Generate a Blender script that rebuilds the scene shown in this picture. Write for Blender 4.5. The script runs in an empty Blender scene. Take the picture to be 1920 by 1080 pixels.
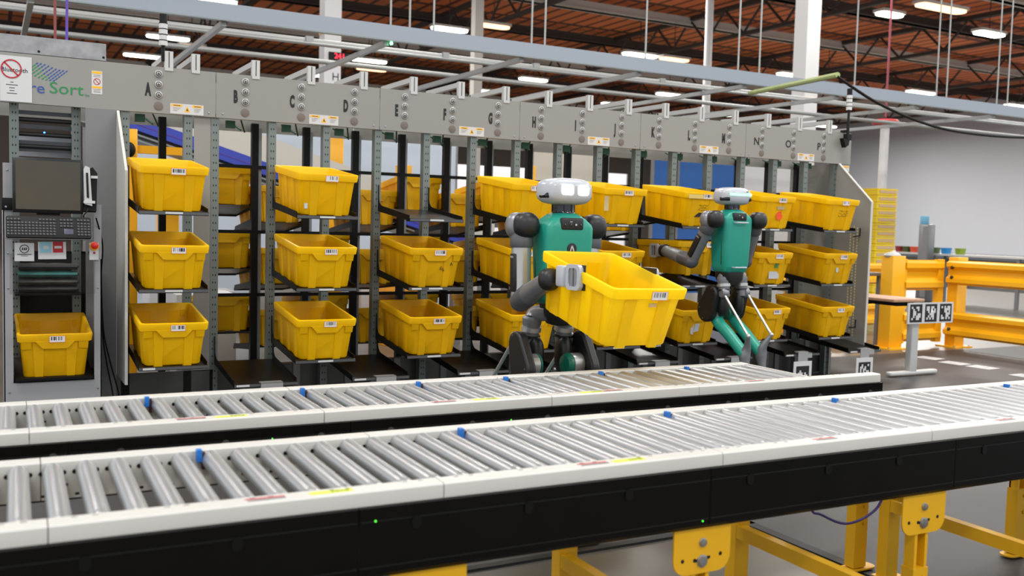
import bpy, bmesh, math, random
from mathutils import Vector, Matrix
random.seed(7)
scene = bpy.context.scene
col = scene.collection
R = math.radians

# ---------------------------------------------------------------- camera
cam_data = bpy.data.cameras.new('camera')
cam = bpy.data.objects.new('camera', cam_data)
col.objects.link(cam)
rt = Vector((0.878631, -0.476724, 0.027242)); up = Vector((0.007924, 0.071600, 0.997402)); fw = Vector((0.477436, 0.876132, -0.066688))
cm = Matrix((rt, up, -fw)).transposed().to_4x4()
cm.translation = Vector((-1.4412, -4.5028, 1.375))
cam.matrix_world = cm
cam_data.sensor_width = 36.0
cam_data.lens = 33.871
cam_data.clip_end = 300
cam_data.dof.use_dof = True
cam_data.dof.focus_distance = 5.0
cam_data.dof.aperture_fstop = 3.2
scene.camera = cam

# ---------------------------------------------------------------- view and world
scene.view_settings.view_transform = 'Standard'
scene.view_settings.look = 'None'
scene.view_settings.gamma = 1.0
scene.view_settings.exposure = 0.34
world = bpy.data.worlds.new('world'); scene.world = world
world.use_nodes = True
bg = world.node_tree.nodes['Background']
bg.inputs[0].default_value = (0.93, 0.96, 1.0, 1); bg.inputs[1].default_value = 0.9

# ---------------------------------------------------------------- overhead area lights: the hall's lamps, and some added for the right wall
def area_lamp(x, y, z, sx, sy, power):
    d = bpy.data.lights.new('overhead_area_light', 'AREA'); d.shape = 'RECTANGLE'; d.size = sx; d.size_y = sy
    d.energy = power; d.color = (1.0, 0.97, 0.92)
    o = bpy.data.objects.new('overhead_area_light', d); col.objects.link(o); o.location = (x, y, z)
    return o
for (lx, ly) in [(-3.5, -8), (4.3, -8), (12, -8), (-3.5, 0), (4.3, 0), (12.1, 0), (-3.5, 7.8), (4.3, 7.8), (12.1, 7.8), (20, 7.8)]:
    area_lamp(lx, ly, 7.7, 2.4, 0.9, 235)
for (lx, ly) in [(4.3, 18), (14, 18), (26, 15.6), (22, 30)]:
    area_lamp(lx, ly, 7.7, 4.0, 2.0, 900)
for (lx, ly) in [(36, 26), (36, 10), (41, 36), (41, 20), (41, 4), (41, -8)]:  # extra lights added to brighten the right wall
    area_lamp(lx, ly, 7.7, 4.0, 2.0, 1150)

# ---------------------------------------------------------------- helpers
def lin(r, g, b):
    f = lambda c: (c / 255) / 12.92 if c <= 10 else (((c / 255) + 0.055) / 1.055) ** 2.4
    return (f(r), f(g), f(b), 1.0)

MATS = {}
def mat(name, rgb, rough=0.5, metal=0.0, noise=0.0, nscale=8.0, bump=0.0, emit=0.0, spec=None, alpha=None, trans=0.0, rgb2=None, stretch=None, contrast=(0.35, 0.7)):
    if name in MATS: return MATS[name]
    m = bpy.data.materials.new(name); m.use_nodes = True
    nt = m.node_tree; p = nt.nodes['Principled BSDF']
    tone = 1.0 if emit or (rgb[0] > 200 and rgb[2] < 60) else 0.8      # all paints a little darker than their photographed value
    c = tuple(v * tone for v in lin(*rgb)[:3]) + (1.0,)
    p.inputs['Base Color'].default_value = c
    p.inputs['Roughness'].default_value = rough
    p.inputs['Metallic'].default_value = metal
    if spec is not None: p.inputs['Specular IOR Level'].default_value = spec
    if trans: p.inputs['Transmission Weight'].default_value = trans
    if alpha is not None: p.inputs['Alpha'].default_value = alpha
    if emit:
        p.inputs['Emission Color'].default_value = c; p.inputs['Emission Strength'].default_value = emit
    if noise or bump:
        tc = nt.nodes.new('ShaderNodeTexCoord'); mp = nt.nodes.new('ShaderNodeMapping')
        if stretch: mp.inputs['Scale'].default_value = stretch
        nz = nt.nodes.new('ShaderNodeTexNoise'); nz.inputs['Scale'].default_value = nscale; nz.inputs['Detail'].default_value = 6
        nt.links.new(tc.outputs['Object'], mp.inputs['Vector']); nt.links.new(mp.outputs['Vector'], nz.inputs['Vector'])
        if noise:
            rp = nt.nodes.new('ShaderNodeValToRGB')
            d = lin(*rgb2) if rgb2 else tuple(max(0, v * (1 - noise)) for v in c[:3]) + (1,)
            rp.color_ramp.elements[0].color = d; rp.color_ramp.elements[1].color = c
            rp.color_ramp.elements[0].position = contrast[0]; rp.color_ramp.elements[1].position = contrast[1]
            nt.links.new(nz.outputs['Fac'], rp.inputs['Fac']); nt.links.new(rp.outputs['Color'], p.inputs['Base Color'])
        if bump:
            bp = nt.nodes.new('ShaderNodeBump'); bp.inputs['Strength'].default_value = bump; bp.inputs['Distance'].default_value = 0.002
            nt.links.new(nz.outputs['Fac'], bp.inputs['Height']); nt.links.new(bp.outputs['Normal'], p.inputs['Normal'])
    MATS[name] = m
    return m

def math_node(nt, op, a, b=None, c=None):
    n = nt.nodes.new('ShaderNodeMath'); n.operation = op
    for i, v in enumerate((a, b, c)):
        if v is None: continue
        if isinstance(v, (int, float)): n.inputs[i].default_value = v
        else: nt.links.new(v, n.inputs[i])
    return n.outputs[0]

def mix_col(nt, fac, a, b):
    n = nt.nodes.new('ShaderNodeMix'); n.data_type = 'RGBA'
    nt.links.new(fac, n.inputs[0])
    for v, i in ((a, 6), (b, 7)):
        if isinstance(v, tuple): n.inputs[i].default_value = v
        else: nt.links.new(v, n.inputs[i])
    return n.outputs[2]

def obj_xyz(nt):
    tc = nt.nodes.new('ShaderNodeTexCoord'); s = nt.nodes.new('ShaderNodeSeparateXYZ')
    nt.links.new(tc.outputs['Object'], s.inputs[0]); return s.outputs[0], s.outputs[1], s.outputs[2]

def mat_perforated():
    m = mat('galvanised_perforated', (116, 124, 120), 0.42, 0.55)
    nt = m.node_tree; p = nt.nodes['Principled BSDF']
    x, y, z = obj_xyz(nt)
    ax = math_node(nt, 'SUBTRACT', math_node(nt, 'ABSOLUTE', x), 0.0085)
    fz = math_node(nt, 'SUBTRACT', math_node(nt, 'FRACT', math_node(nt, 'MULTIPLY', z, 20.0)), 0.5)
    fz = math_node(nt, 'MULTIPLY', fz, 0.05 * 0.6)
    d2 = math_node(nt, 'ADD', math_node(nt, 'MULTIPLY', ax, ax), math_node(nt, 'MULTIPLY', fz, fz))
    hole = math_node(nt, 'MULTIPLY', math_node(nt, 'LESS_THAN', d2, 0.0042 ** 2), math_node(nt, 'LESS_THAN', y, -0.0298))
    c = mix_col(nt, hole, lin(116, 124, 120), lin(26, 30, 30))
    nt.links.new(c, p.inputs['Base Color'])
    nt.links.new(math_node(nt, 'MULTIPLY', math_node(nt, 'SUBTRACT', 1.0, hole), 0.55), p.inputs['Metallic'])
    return m

def mat_barcode():
    m = mat('barcode_paper', (240, 238, 232), 0.55)
    nt = m.node_tree; p = nt.nodes['Principled BSDF']
    x, y, z = obj_xyz(nt)
    oi = nt.nodes.new('ShaderNodeObjectInfo')
    wn = nt.nodes.new('ShaderNodeTexWhiteNoise'); wn.noise_dimensions = '2D'
    cb = nt.nodes.new('ShaderNodeCombineXYZ')
    nt.links.new(math_node(nt, 'FLOOR', math_node(nt, 'MULTIPLY', x, 480.0)), cb.inputs[0])
    nt.links.new(math_node(nt, 'MULTIPLY', oi.outputs['Random'], 50.0), cb.inputs[1])
    nt.links.new(cb.outputs[0], wn.inputs['Vector'])
    bar = math_node(nt, 'GREATER_THAN', wn.outputs['Value'], 0.48)
    inx = math_node(nt, 'LESS_THAN', math_node(nt, 'ABSOLUTE', x), 0.034)
    inz = math_node(nt, 'LESS_THAN', math_node(nt, 'ABSOLUTE', math_node(nt, 'SUBTRACT', z, 0.004)), 0.0105)
    bar = math_node(nt, 'MULTIPLY', bar, math_node(nt, 'MULTIPLY', inx, inz))
    ed = math_node(nt, 'MAXIMUM', math_node(nt, 'GREATER_THAN', math_node(nt, 'ABSOLUTE', x), 0.0405), math_node(nt, 'GREATER_THAN', math_node(nt, 'ABSOLUTE', z), 0.0175))
    c = mix_col(nt, bar, lin(218, 216, 212), lin(45, 42, 45))
    c = mix_col(nt, ed, c, lin(226, 120, 60))
    nt.links.new(c, p.inputs['Base Color'])
    return m

def mat_button():
    m = mat('button_chrome', (158, 158, 156), 0.35, 0.5)
    nt = m.node_tree; p = nt.nodes['Principled BSDF']
    x, y, z = obj_xyz(nt)
    r = math_node(nt, 'SQRT', math_node(nt, 'ADD', math_node(nt, 'MULTIPLY', x, x), math_node(nt, 'MULTIPLY', z, z)))
    groove = math_node(nt, 'MULTIPLY', math_node(nt, 'GREATER_THAN', r, 0.0125), math_node(nt, 'LESS_THAN', r, 0.0178))
    dot = math_node(nt, 'LESS_THAN', r, 0.0078)
    c = mix_col(nt, math_node(nt, 'MAXIMUM', groove, dot), lin(164, 164, 162), lin(82, 80, 78))
    nt.links.new(c, p.inputs['Base Color'])
    return m

def mat_deck():
    m = mat('roof_deck', (168, 92, 58), 0.8)
    nt = m.node_tree; p = nt.nodes['Principled BSDF']
    x, y, z = obj_xyz(nt)
    nz = nt.nodes.new('ShaderNodeTexNoise'); nz.inputs['Scale'].default_value = 0.9; nz.inputs['Detail'].default_value = 5
    fr = math_node(nt, 'FRACT', math_node(nt, 'MULTIPLY', x, 1.6))
    line = math_node(nt, 'LESS_THAN', fr, 0.24)
    fy = math_node(nt, 'LESS_THAN', math_node(nt, 'FRACT', math_node(nt, 'MULTIPLY', y, 0.41)), 0.12)
    rp = nt.nodes.new('ShaderNodeValToRGB')
    rp.color_ramp.elements[0].color = lin(206, 100, 54); rp.color_ramp.elements[1].color = lin(252, 158, 92)
    rp.color_ramp.elements[0].position = 0.35; rp.color_ramp.elements[1].position = 0.65
    nt.links.new(nz.outputs['Fac'], rp.inputs['Fac'])
    c = mix_col(nt, math_node(nt, 'MAXIMUM', line, fy), rp.outputs['Color'], lin(96, 58, 46))
    nt.links.new(c, p.inputs['Base Color'])
    return m

# mesh building -------------------------------------------------
def new(): return bmesh.new()

def quad_loop(b, l0, l1):
    n = len(l0)
    for i in range(n):
        j = (i + 1) % n
        try: b.faces.new((l0[i], l0[j], l1[j], l1[i]))
        except ValueError: pass

def loft(b, loops, cap0=True, cap1=True):
    vs = [[b.verts.new(p) for p in l] for l in loops]
    for a, c in zip(vs[:-1], vs[1:]): quad_loop(b, a, c)
    if cap0: b.faces.new(list(reversed(vs[0])))
    if cap1: b.faces.new(vs[-1])
    return vs

def box(b, x0, x1, y0, y1, z0, z1, M=None):
    pts = [(x0, y0), (x1, y0), (x1, y1), (x0, y1)]
    ls = [[Vector((x, y, z)) for x, y in pts] for z in (z0, z1)]
    if M is not None: ls = [[M @ p for p in l] for l in ls]
    loft(b, ls)

def rrect(w, l, r, n=4):
    r = min(r, w / 2 - 1e-5, l / 2 - 1e-5); out = []
    for cx, cy, a0 in ((w / 2 - r, l / 2 - r, 0), (-w / 2 + r, l / 2 - r, 90), (-w / 2 + r, -l / 2 + r, 180), (w / 2 - r, -l / 2 + r, 270)):
        for k in range(n + 1):
            a = R(a0 + 90 * k / n); out.append((cx + r * math.cos(a), cy + r * math.sin(a)))
    return out

def rbox(b, c, w, l, h, r=0.01, e=0.006, M=None, n=4):
    """rounded box: centre c, sizes, corner radius r in plan, soft edges e top and bottom"""
    loops = []
    for z, s in ((-h / 2, e), (-h / 2 + e * 0.3, e * 0.3), (-h / 2 + e, 0), (h / 2 - e, 0), (h / 2 - e * 0.3, e * 0.3), (h / 2, e)):
        loops.append([Vector((c[0] + x, c[1] + y, c[2] + z)) for x, y in rrect(w - 2 * s, l - 2 * s, max(r - s, 0.001), n)])
    if M is not None: loops = [[M @ p for p in q] for q in loops]
    loft(b, loops)

def frame(d):
    d = d.normalized(); a = Vector((0, 0, 1)) if abs(d.z) < 0.9 else Vector((1, 0, 0))
    u = d.cross(a).normalized(); return u, d.cross(u).normalized()

def cyl(b, p, q, r0, r1=None, n=16):
    p, q = Vector(p), Vector(q); r1 = r0 if r1 is None else r1
    u, v = frame(q - p)
    loft(b, [[o + (u * math.cos(2 * math.pi * i / n) + v * math.sin(2 * math.pi * i / n)) * r for i in range(n)] for o, r in ((p, r0), (q, r1))])

def turned(b, p, q, prof, n=20):
    """solid of revolution about p->q; prof = [(t along in metres, radius)]"""
    p, q = Vector(p), Vector(q); d = (q - p).normalized(); u, v = frame(q - p)
    loft(b, [[p + d * t + (u * math.cos(2 * math.pi * i / n) + v * math.sin(2 * math.pi * i / n)) * max(r, 1e-4) for i in range(n)] for t, r in prof])

def ring(b, c, r0, r1, y0, y1, n=36):
    """flat ring in the XZ plane between depths y0 and y1"""
    mk = lambda r, y: [Vector((c[0] + r * math.cos(2 * math.pi * i / n), y, c[1] + r * math.sin(2 * math.pi * i / n))) for i in range(n)]
    a, d, e, f = mk(r1, y0), mk(r1, y1), mk(r0, y1), mk(r0, y0)
    loft(b, [a, d, e, f, a], False, False)

def tube(b, pts, r, n=8):
    pts = [Vector(p) for p in pts]; loops = []; u = None
    for i, p in enumerate(pts):
        d = (pts[min(i + 1, len(pts) - 1)] - pts[max(i - 1, 0)]).normalized()
        if u is None: u, v = frame(d)
        else:
            u = (u - d * u.dot(d)).normalized(); v = d.cross(u)
        rr = r[i] if isinstance(r, (list, tuple)) else r
        loops.append([p + (u * math.cos(2 * math.pi * k / n) + v * math.sin(2 * math.pi * k / n)) * rr for k in range(n)])
    loft(b, loops)

def smooth_pts(pts, k=6):
    pts = [Vector(p) for p in pts]; out = []
    for i in range(len(pts) - 1):
        p0, p1, p2, p3 = pts[max(i - 1, 0)], pts[i], pts[i + 1], pts[min(i + 2, len(pts) - 1)]
        for t in range(k):
            s = t / k
            out.append(0.5 * ((2 * p1) + (p2 - p0) * s + (2 * p0 - 5 * p1 + 4 * p2 - p3) * s * s + (3 * p1 - p0 - 3 * p2 + p3) * s ** 3))
    out.append(pts[-1]); return out

def ball(b, c, rx, ry=None, rz=None, n=18, m=12, e=1.0, M=None):
    ry = rx if ry is None else ry; rz = rx if rz is None else rz; c = Vector(c)
    sg = lambda v: math.copysign(abs(v) ** e, v)
    loops = []
    for j in range(m + 1):
        t = -math.pi / 2 + math.pi * j / m
        t = max(min(t, math.pi / 2 - 0.02), -math.pi / 2 + 0.02)
        l = [Vector((rx * sg(math.cos(t)) * sg(math.cos(2 * math.pi * i / n)), ry * sg(math.cos(t)) * sg(math.sin(2 * math.pi * i / n)), rz * sg(math.sin(t)))) for i in range(n)]
        if M is not None: l = [M @ p for p in l]
        loops.append([c + p for p in l])
    loft(b, loops)

def prism(b, pts, axis, a0, a1):
    def mk(u, v, a): return Vector((a, u, v)) if axis == 'x' else Vector((u, a, v)) if axis == 'y' else Vector((u, v, a))
    loft(b, [[mk(u, v, a) for u, v in pts] for a in (a0, a1)])

def stadium(p, q, r, n=8):
    (x0, y0), (x1, y1) = p, q; a = math.atan2(y1 - y0, x1 - x0); out = []
    r0, r1 = r if isinstance(r, tuple) else (r, r)
    for k in range(n + 1):
        t = a - math.pi / 2 + math.pi * k / n; out.append((x1 + r1 * math.cos(t), y1 + r1 * math.sin(t)))
    for k in range(n + 1):
        t = a + math.pi / 2 + math.pi * k / n; out.append((x0 + r0 * math.cos(t), y0 + r0 * math.sin(t)))
    return out

def to_mesh(b, name, m, smooth=True):
    bmesh.ops.remove_doubles(b, verts=b.verts, dist=1e-6)
    bmesh.ops.recalc_face_normals(b, faces=b.faces)
    me = bpy.data.meshes.new(name); b.to_mesh(me); b.free()
    if smooth:
        me.polygons.foreach_set('use_smooth', [True] * len(me.polygons))
        me.set_sharp_from_angle(angle=R(38))
    if m is not None: me.materials.append(m)
    return me

def link(o, parent=None, at=(0, 0, 0), rot=(0, 0, 0)):
    col.objects.link(o); o.location = at; o.rotation_euler = rot
    if parent is not None: o.parent = parent
    return o

CACHE = {}
def part(name, b, m, parent=None, at=(0, 0, 0), rot=(0, 0, 0), label=None, smooth=True, key=None):
    """one mesh object; b = bmesh, a mesh, or a function filling a bmesh (cached under key)"""
    if key is not None and key in CACHE: me = CACHE[key]
    else:
        if callable(b):
            f = b; b = new(); f(b)
        me = b if isinstance(b, bpy.types.Mesh) else to_mesh(b, name, m, smooth)
        if key is not None: CACHE[key] = me
    o = link(bpy.data.objects.new(name, me), parent, at, rot)
    if label: o['label'] = label
    return o

def tag(o, label, cat, group=None):
    o['label'] = label; o['category'] = cat
    if group: o['group'] = group
    return o

def thing(name, label, cat, at=(0, 0, 0), rot=(0, 0, 0), group=None):
    return tag(link(bpy.data.objects.new(name, None), None, at, rot), label, cat, group)

def solo(name, b, m, label, cat, at=(0, 0, 0), rot=(0, 0, 0), group=None, key=None):
    return tag(part(name, b, m, None, at, rot, key=key), label, cat, group)

def struct(name, b, m, at=(0, 0, 0), parent=None):
    o = part(name, b, m, parent, at)
    o['kind'] = 'structure'
    return o

def copy_tree(o, parent=None):
    c = o.copy(); col.objects.link(c); c.parent = parent
    for ch in list(o.children): copy_tree(ch, c)
    return c

def text_mesh(s, size, depth=0.0008, sx=1.0, bold=0.0, align='CENTER'):
    """letters standing upright, facing -Y, centred on the origin"""
    k = ('txt', s, size, sx, bold, align)
    if k in CACHE: return CACHE[k]
    cu = bpy.data.curves.new('lettering', 'FONT'); cu.body = s; cu.size = size; cu.extrude = depth; cu.offset = bold
    cu.align_x = align; cu.align_y = 'CENTER'; cu.resolution_u = 3
    o = bpy.data.objects.new('lettering', cu); col.objects.link(o)
    dg = bpy.context.evaluated_depsgraph_get()
    me = bpy.data.meshes.new_from_object(o.evaluated_get(dg))
    me.transform(Matrix.Rotation(R(90), 4, 'X') @ Matrix.Diagonal((sx, 1, 1, 1)))
    bpy.data.objects.remove(o); bpy.data.curves.remove(cu)
    CACHE[k] = me
    return me

def text(name, s, size, m, parent, at, sx=1.0, bold=0.0, rot=(0, 0, 0), align='CENTER'):
    me = text_mesh(s, size, 0.0008, sx, bold, align)
    if len(me.materials) == 0: me.materials.append(m)
    elif me.materials[0] != m:
        me = me.copy(); me.materials.clear(); me.materials.append(m)
    return part(name, me, m, parent, at, rot)

def translucent(m, k):
    """moulded polyethylene lets part of the light through its walls"""
    nt = m.node_tree; p = nt.nodes['Principled BSDF']; out = nt.nodes['Material Output']
    t = nt.nodes.new('ShaderNodeBsdfTranslucent'); mx = nt.nodes.new('ShaderNodeMixShader'); mx.inputs[0].default_value = k
    t.inputs['Color'].default_value = lin(255, 240, 60)
    nt.links.new(p.outputs[0], mx.inputs[1]); nt.links.new(t.outputs[0], mx.inputs[2]); nt.links.new(mx.outputs[0], out.inputs['Surface'])
    return m

# materials -------------------------------------------------------
YEL = translucent(mat('tote_plastic', (255, 204, 0), 0.42, noise=0.05, nscale=6, spec=0.4), 0.33)
YEL_OLD = translucent(mat('tote_plastic_worn', (248, 192, 0), 0.5, noise=0.12, nscale=9, spec=0.35), 0.28)
YPAINT = mat('yellow_paint', (212, 160, 8), 0.4, noise=0.05, nscale=5)
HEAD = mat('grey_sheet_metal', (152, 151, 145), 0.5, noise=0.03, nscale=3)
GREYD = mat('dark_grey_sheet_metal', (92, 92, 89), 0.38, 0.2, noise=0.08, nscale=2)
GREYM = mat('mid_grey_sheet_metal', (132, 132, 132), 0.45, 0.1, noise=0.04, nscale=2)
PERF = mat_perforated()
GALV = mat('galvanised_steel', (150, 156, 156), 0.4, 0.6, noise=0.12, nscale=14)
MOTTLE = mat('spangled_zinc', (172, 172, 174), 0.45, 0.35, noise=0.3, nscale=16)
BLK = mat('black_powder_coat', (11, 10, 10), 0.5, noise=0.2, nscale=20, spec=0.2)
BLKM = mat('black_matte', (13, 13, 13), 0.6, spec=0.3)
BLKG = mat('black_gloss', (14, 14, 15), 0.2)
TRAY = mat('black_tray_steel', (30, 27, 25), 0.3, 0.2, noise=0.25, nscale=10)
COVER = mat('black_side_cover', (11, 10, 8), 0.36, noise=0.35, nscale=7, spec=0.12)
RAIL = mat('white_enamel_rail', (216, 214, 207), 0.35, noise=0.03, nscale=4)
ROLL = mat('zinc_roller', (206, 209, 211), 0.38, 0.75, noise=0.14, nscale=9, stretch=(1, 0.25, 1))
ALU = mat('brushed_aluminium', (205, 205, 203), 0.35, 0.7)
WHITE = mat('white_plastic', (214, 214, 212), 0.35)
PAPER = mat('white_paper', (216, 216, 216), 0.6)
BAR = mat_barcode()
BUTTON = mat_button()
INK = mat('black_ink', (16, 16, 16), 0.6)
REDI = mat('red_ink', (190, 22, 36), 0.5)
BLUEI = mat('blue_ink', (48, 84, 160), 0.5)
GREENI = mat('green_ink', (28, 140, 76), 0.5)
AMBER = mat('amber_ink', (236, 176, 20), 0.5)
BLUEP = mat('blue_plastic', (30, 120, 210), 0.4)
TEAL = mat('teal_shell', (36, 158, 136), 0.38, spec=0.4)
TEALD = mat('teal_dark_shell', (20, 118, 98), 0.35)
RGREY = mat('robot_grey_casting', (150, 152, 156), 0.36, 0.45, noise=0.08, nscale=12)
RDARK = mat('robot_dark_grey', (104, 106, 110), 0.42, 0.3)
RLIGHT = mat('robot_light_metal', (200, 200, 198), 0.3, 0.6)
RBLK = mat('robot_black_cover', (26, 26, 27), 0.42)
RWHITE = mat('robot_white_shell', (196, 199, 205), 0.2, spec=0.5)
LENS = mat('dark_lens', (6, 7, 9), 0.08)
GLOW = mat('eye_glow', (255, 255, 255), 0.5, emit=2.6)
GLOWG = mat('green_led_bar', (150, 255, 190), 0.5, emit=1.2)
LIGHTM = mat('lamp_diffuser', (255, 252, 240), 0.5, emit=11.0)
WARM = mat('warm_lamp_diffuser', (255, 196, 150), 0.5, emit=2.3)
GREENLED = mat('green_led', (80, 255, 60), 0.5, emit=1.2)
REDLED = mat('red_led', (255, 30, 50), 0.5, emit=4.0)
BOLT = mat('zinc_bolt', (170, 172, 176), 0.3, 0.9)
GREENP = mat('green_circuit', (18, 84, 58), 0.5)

# ================================================================ THE HALL
CONC = mat('polished_concrete', (112, 108, 100), 0.3, noise=0.14, nscale=1.3, spec=0.5)
MAT_F = mat('rubber_floor_mat', (64, 63, 63), 0.55, noise=0.12, nscale=2.2)
EDGE = mat('mat_edge_rubber', (16, 16, 16), 0.6)
WALLW = mat('white_wall_paint', (210, 214, 222), 0.7, noise=0.02, nscale=0.2)
FAR = mat('far_wall_paint', (120, 112, 104), 0.8)
COLW = mat('white_column_paint', (226, 226, 226), 0.5)
STEEL = mat('roof_steel_paint', (216, 212, 204), 0.6)
STEELD = mat('roof_steel_dark', (66, 56, 50), 0.7)
BEAMB = mat('blue_grey_beam_paint', (156, 166, 178), 0.45)
STRUT = mat('strut_channel_zinc', (170, 172, 170), 0.4, 0.4)

struct('floor', lambda b: box(b, -12, 58, -14, 62, -0.06, 0), CONC)
struct('ceiling', lambda b: box(b, -12, 58, 3, 62, 9.5, 9.6), mat_deck())
struct('wall_right', lambda b: box(b, 50, 50.3, -14, 62, 0, 9.5), WALLW)
struct('baseboard_right', lambda b: box(b, 49.9, 50, -14, 62, 0, 0.32), mat('slate_base_paint', (96, 104, 110), 0.6))
struct('wall_back', lambda b: box(b, -12, 50, 58, 58.3, 0, 9.5), FAR)
b = new()
prism(b, [(-5.0, -1.14), (1.66, -1.14), (1.66, -5.5), (12.5, -5.5), (12.5, -0.6), (10.5, 3.05), (-5.0, 3.05)], 'z', 0.0, 0.008)
matobj = solo('floor_mat', b, MAT_F, 'large dark grey rubber mat under the conveyors and the robots', 'floor mat')
b = new(); box(b, -5, 1.70, -1.18, -1.14, 0.0, 0.011); box(b, 1.645, 1.70, -5.5, -1.14, 0.0, 0.011)
part('edge_trim', b, EDGE, matobj, label='black edge trim')
b = new()
for a in range(2): box(b, 4.6 + a * 4.2, 4.62 + a * 4.2, -5.4, 2.9, 0.008, 0.0095)
box(b, 1.7, 12, -3.02, -3.0, 0.008, 0.0095)
part('seam', b, mat('mat_seam', (56, 55, 54), 0.7), matobj)

# roof: long purlins, dark trusses and white columns
for i, y in enumerate((8, 12, 16, 20, 25, 30, 36, 42, 50)):
    b = new(); box(b, -12, 58, y - 0.12, y + 0.12, 9.0, 9.32); box(b, -12, 58, y - 0.22, y + 0.22, 9.0, 9.05)
    struct('trim_%d' % (i + 1), b, STEEL if i % 2 == 0 else STEELD)
for i, x in enumerate((-2, 6, 14, 22, 30, 38, 46)):
    b = new()
    box(b, x - 0.09, x + 0.09, 4, 58, 9.2, 9.36); box(b, x - 0.09, x + 0.09, 4, 58, 8.2, 8.32)
    for k in range(27):
        y = 4 + 2 * k
        cyl(b, (x, y, 8.28), (x, y + 1, 9.25), 0.045, n=6); cyl(b, (x, y + 1, 9.25), (x, y + 2, 8.28), 0.045, n=6)
    struct('trim_%d' % (20 + i), b, STEELD)

def column(x, y, w, label, name='hall_column', z1=9.5, round_=False, m=None):
    t = thing(name, label, 'column', (x, y, 0))
    def f(b):
        if round_: cyl(b, (0, 0, 0.02), (0, 0, z1), w / 2, n=20)
        else: box(b, -w / 2, w / 2, -w / 2, w / 2, 0.02, z1)
    part('shaft', f, m or COLW, t)
    part('base_plate', lambda b: box(b, -w * 0.8, w * 0.8, -w * 0.8, w * 0.8, 0, 0.02), STEEL, t)
    return t
c1 = column(4.2, 13.2, 0.32, 'square white column with the letter H and a red display, behind the letters C and D')
text('letter', 'H', 0.2, INK, c1, (0.06, -0.163, 4.0))
part('display', lambda b: box(b, -0.2, 0.2, -0.21, -0.165, -0.07, 0.07), BLKM, c1, (0.12, 0, 4.38), label='red number display')
text('digits', '241', 0.14, REDLED, c1, (0.12, -0.212, 4.38))
part('ring', lambda b: box(b, -0.17, 0.17, -0.17, 0.17, -0.015, 0.015), AMBER, c1, (0, 0, 4.81), label='yellow band')
c2 = column(12.06, 9.0, 0.33, 'square white column with a red and white notice, behind the right end of the rack')
part('notice', lambda b: box(b, -0.165, 0.06, -0.18, -0.17, -0.12, 0.12), PAPER, c2, (0, 0, 3.02), label='red and white fire notice')
b = new(); box(b, -0.15, 0.045, -0.183, -0.18, 0.0, 0.11); box(b, -0.1, -0.02, -0.183, -0.18, -0.1, -0.03); part('notice_print', b, REDI, c2, (0, 0, 3.02))
part('ring', lambda b: box(b, -0.172, 0.172, -0.172, 0.172, -0.015, 0.015), AMBER, c2, (0, 0, 3.86), label='yellow band')
column(9.73, 18.26, 0.24, 'slim grey white column seen between the letters F and G', m=mat('pale_grey_paint', (186, 182, 176), 0.5))
column(15.02, 15.42, 0.2, 'slim round white column behind the letters L and M', round_=True)
cc = column(13.3, 8.16, 0.16, 'thin white pipe column with a red strobe head near the white wall', round_=True, z1=3.35)
part('strobe', lambda b: turned(b, (0, 0, 3.35), (0, 0, 3.7), [(0, 0.1), (0.05, 0.22), (0.11, 0.25), (0.15, 0.2), (0.17, 0.02)]), mat('strobe_red', (190, 60, 66), 0.5), cc, label='red strobe head')
part('red_pipe', lambda b: cyl(b, (0.0, 0, 3.55), (0.0, 0, 8.2), 0.02, n=8), mat('red_pipe_paint', (150, 62, 74), 0.6), cc, label='red riser pipe')

# ceiling lamps in view: rows over the far hall
def lamp(x, y, z, w, label, m=LIGHTM, group='lit ceiling lamps', warm=False):
    t = thing('warm_ceiling_lamp' if warm else 'ceiling_lamp', label, 'ceiling light', (x, y, z), group=group)
    part('housing', lambda b: box(b, -w / 2, w / 2, -0.2, 0.2, 0.03, 0.12), STEEL, t, key=('lh', w))
    part('diffuser', lambda b: rbox(b, (0, 0, 0), w, 0.42, 0.06, 0.2, 0.01), m, t, key=('ld', w, warm))
    part('hanger', lambda b: cyl(b, (0, 0, 0.12), (0, 0, 1.6), 0.015, n=6), STEELD, t, key='hanger')
for x, y, w, lb in [(4.5, 25.7, 1.5, 'bright lamp cut by the top edge of the photo, above the letter B'),
        (12.2, 25.4, 1.3, 'bright lamp over the blue grey beam, between the two slim columns above the letter F'),
        (4.2, 38.0, 1.5, 'lower bright lamp left of the striped stack light above the letter A'),
        (4.4, 33.0, 1.5, 'upper bright lamp behind the striped stack light above the letter A'),
        (12.2, 33.2, 1.5, 'bright lamp under the pipes above the letter D'),
        (20.1, 25.5, 1.5, 'bright lamp on top of the beam above the letter J'),
        (21.9, 15.6, 0.95, 'bright lamp near the top edge right of the big white column'),
        (26.6, 15.7, 1.25, 'bright lamp at the top right, right of the red pipe'),
        (27.7, 25.5, 1.3, 'bright lamp touching the left side of the big white column'),
        (35.8, 25.6, 1.7, 'bright lamp under the beam right of the thin red pipe'),
        (20.0, 33.4, 1.4, 'bright lamp just under the beam above the letter H'),
        (27.6, 33.4, 1.5, 'bright lamp under the pipes above the letter K'),
        (34.8, 38.1, 1.5, 'bright lamp low behind the bracket above the letter M'),
        (43.4, 38.5, 1.7, 'bright lamp low over the letter P'),
        (11.7, 38.5, 1.3, 'small bright lamp left of the H column'),
        (43.2, 25.8, 2.0, 'bright lamp cut by the right edge of the photo'),
        (20.0, 38.2, 1.4, 'bright lamp low above the letter G'), (27.6, 38.2, 1.4, 'bright lamp low above the letter J')]:
    lamp(x, y, 7.8, w, lb)
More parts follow.
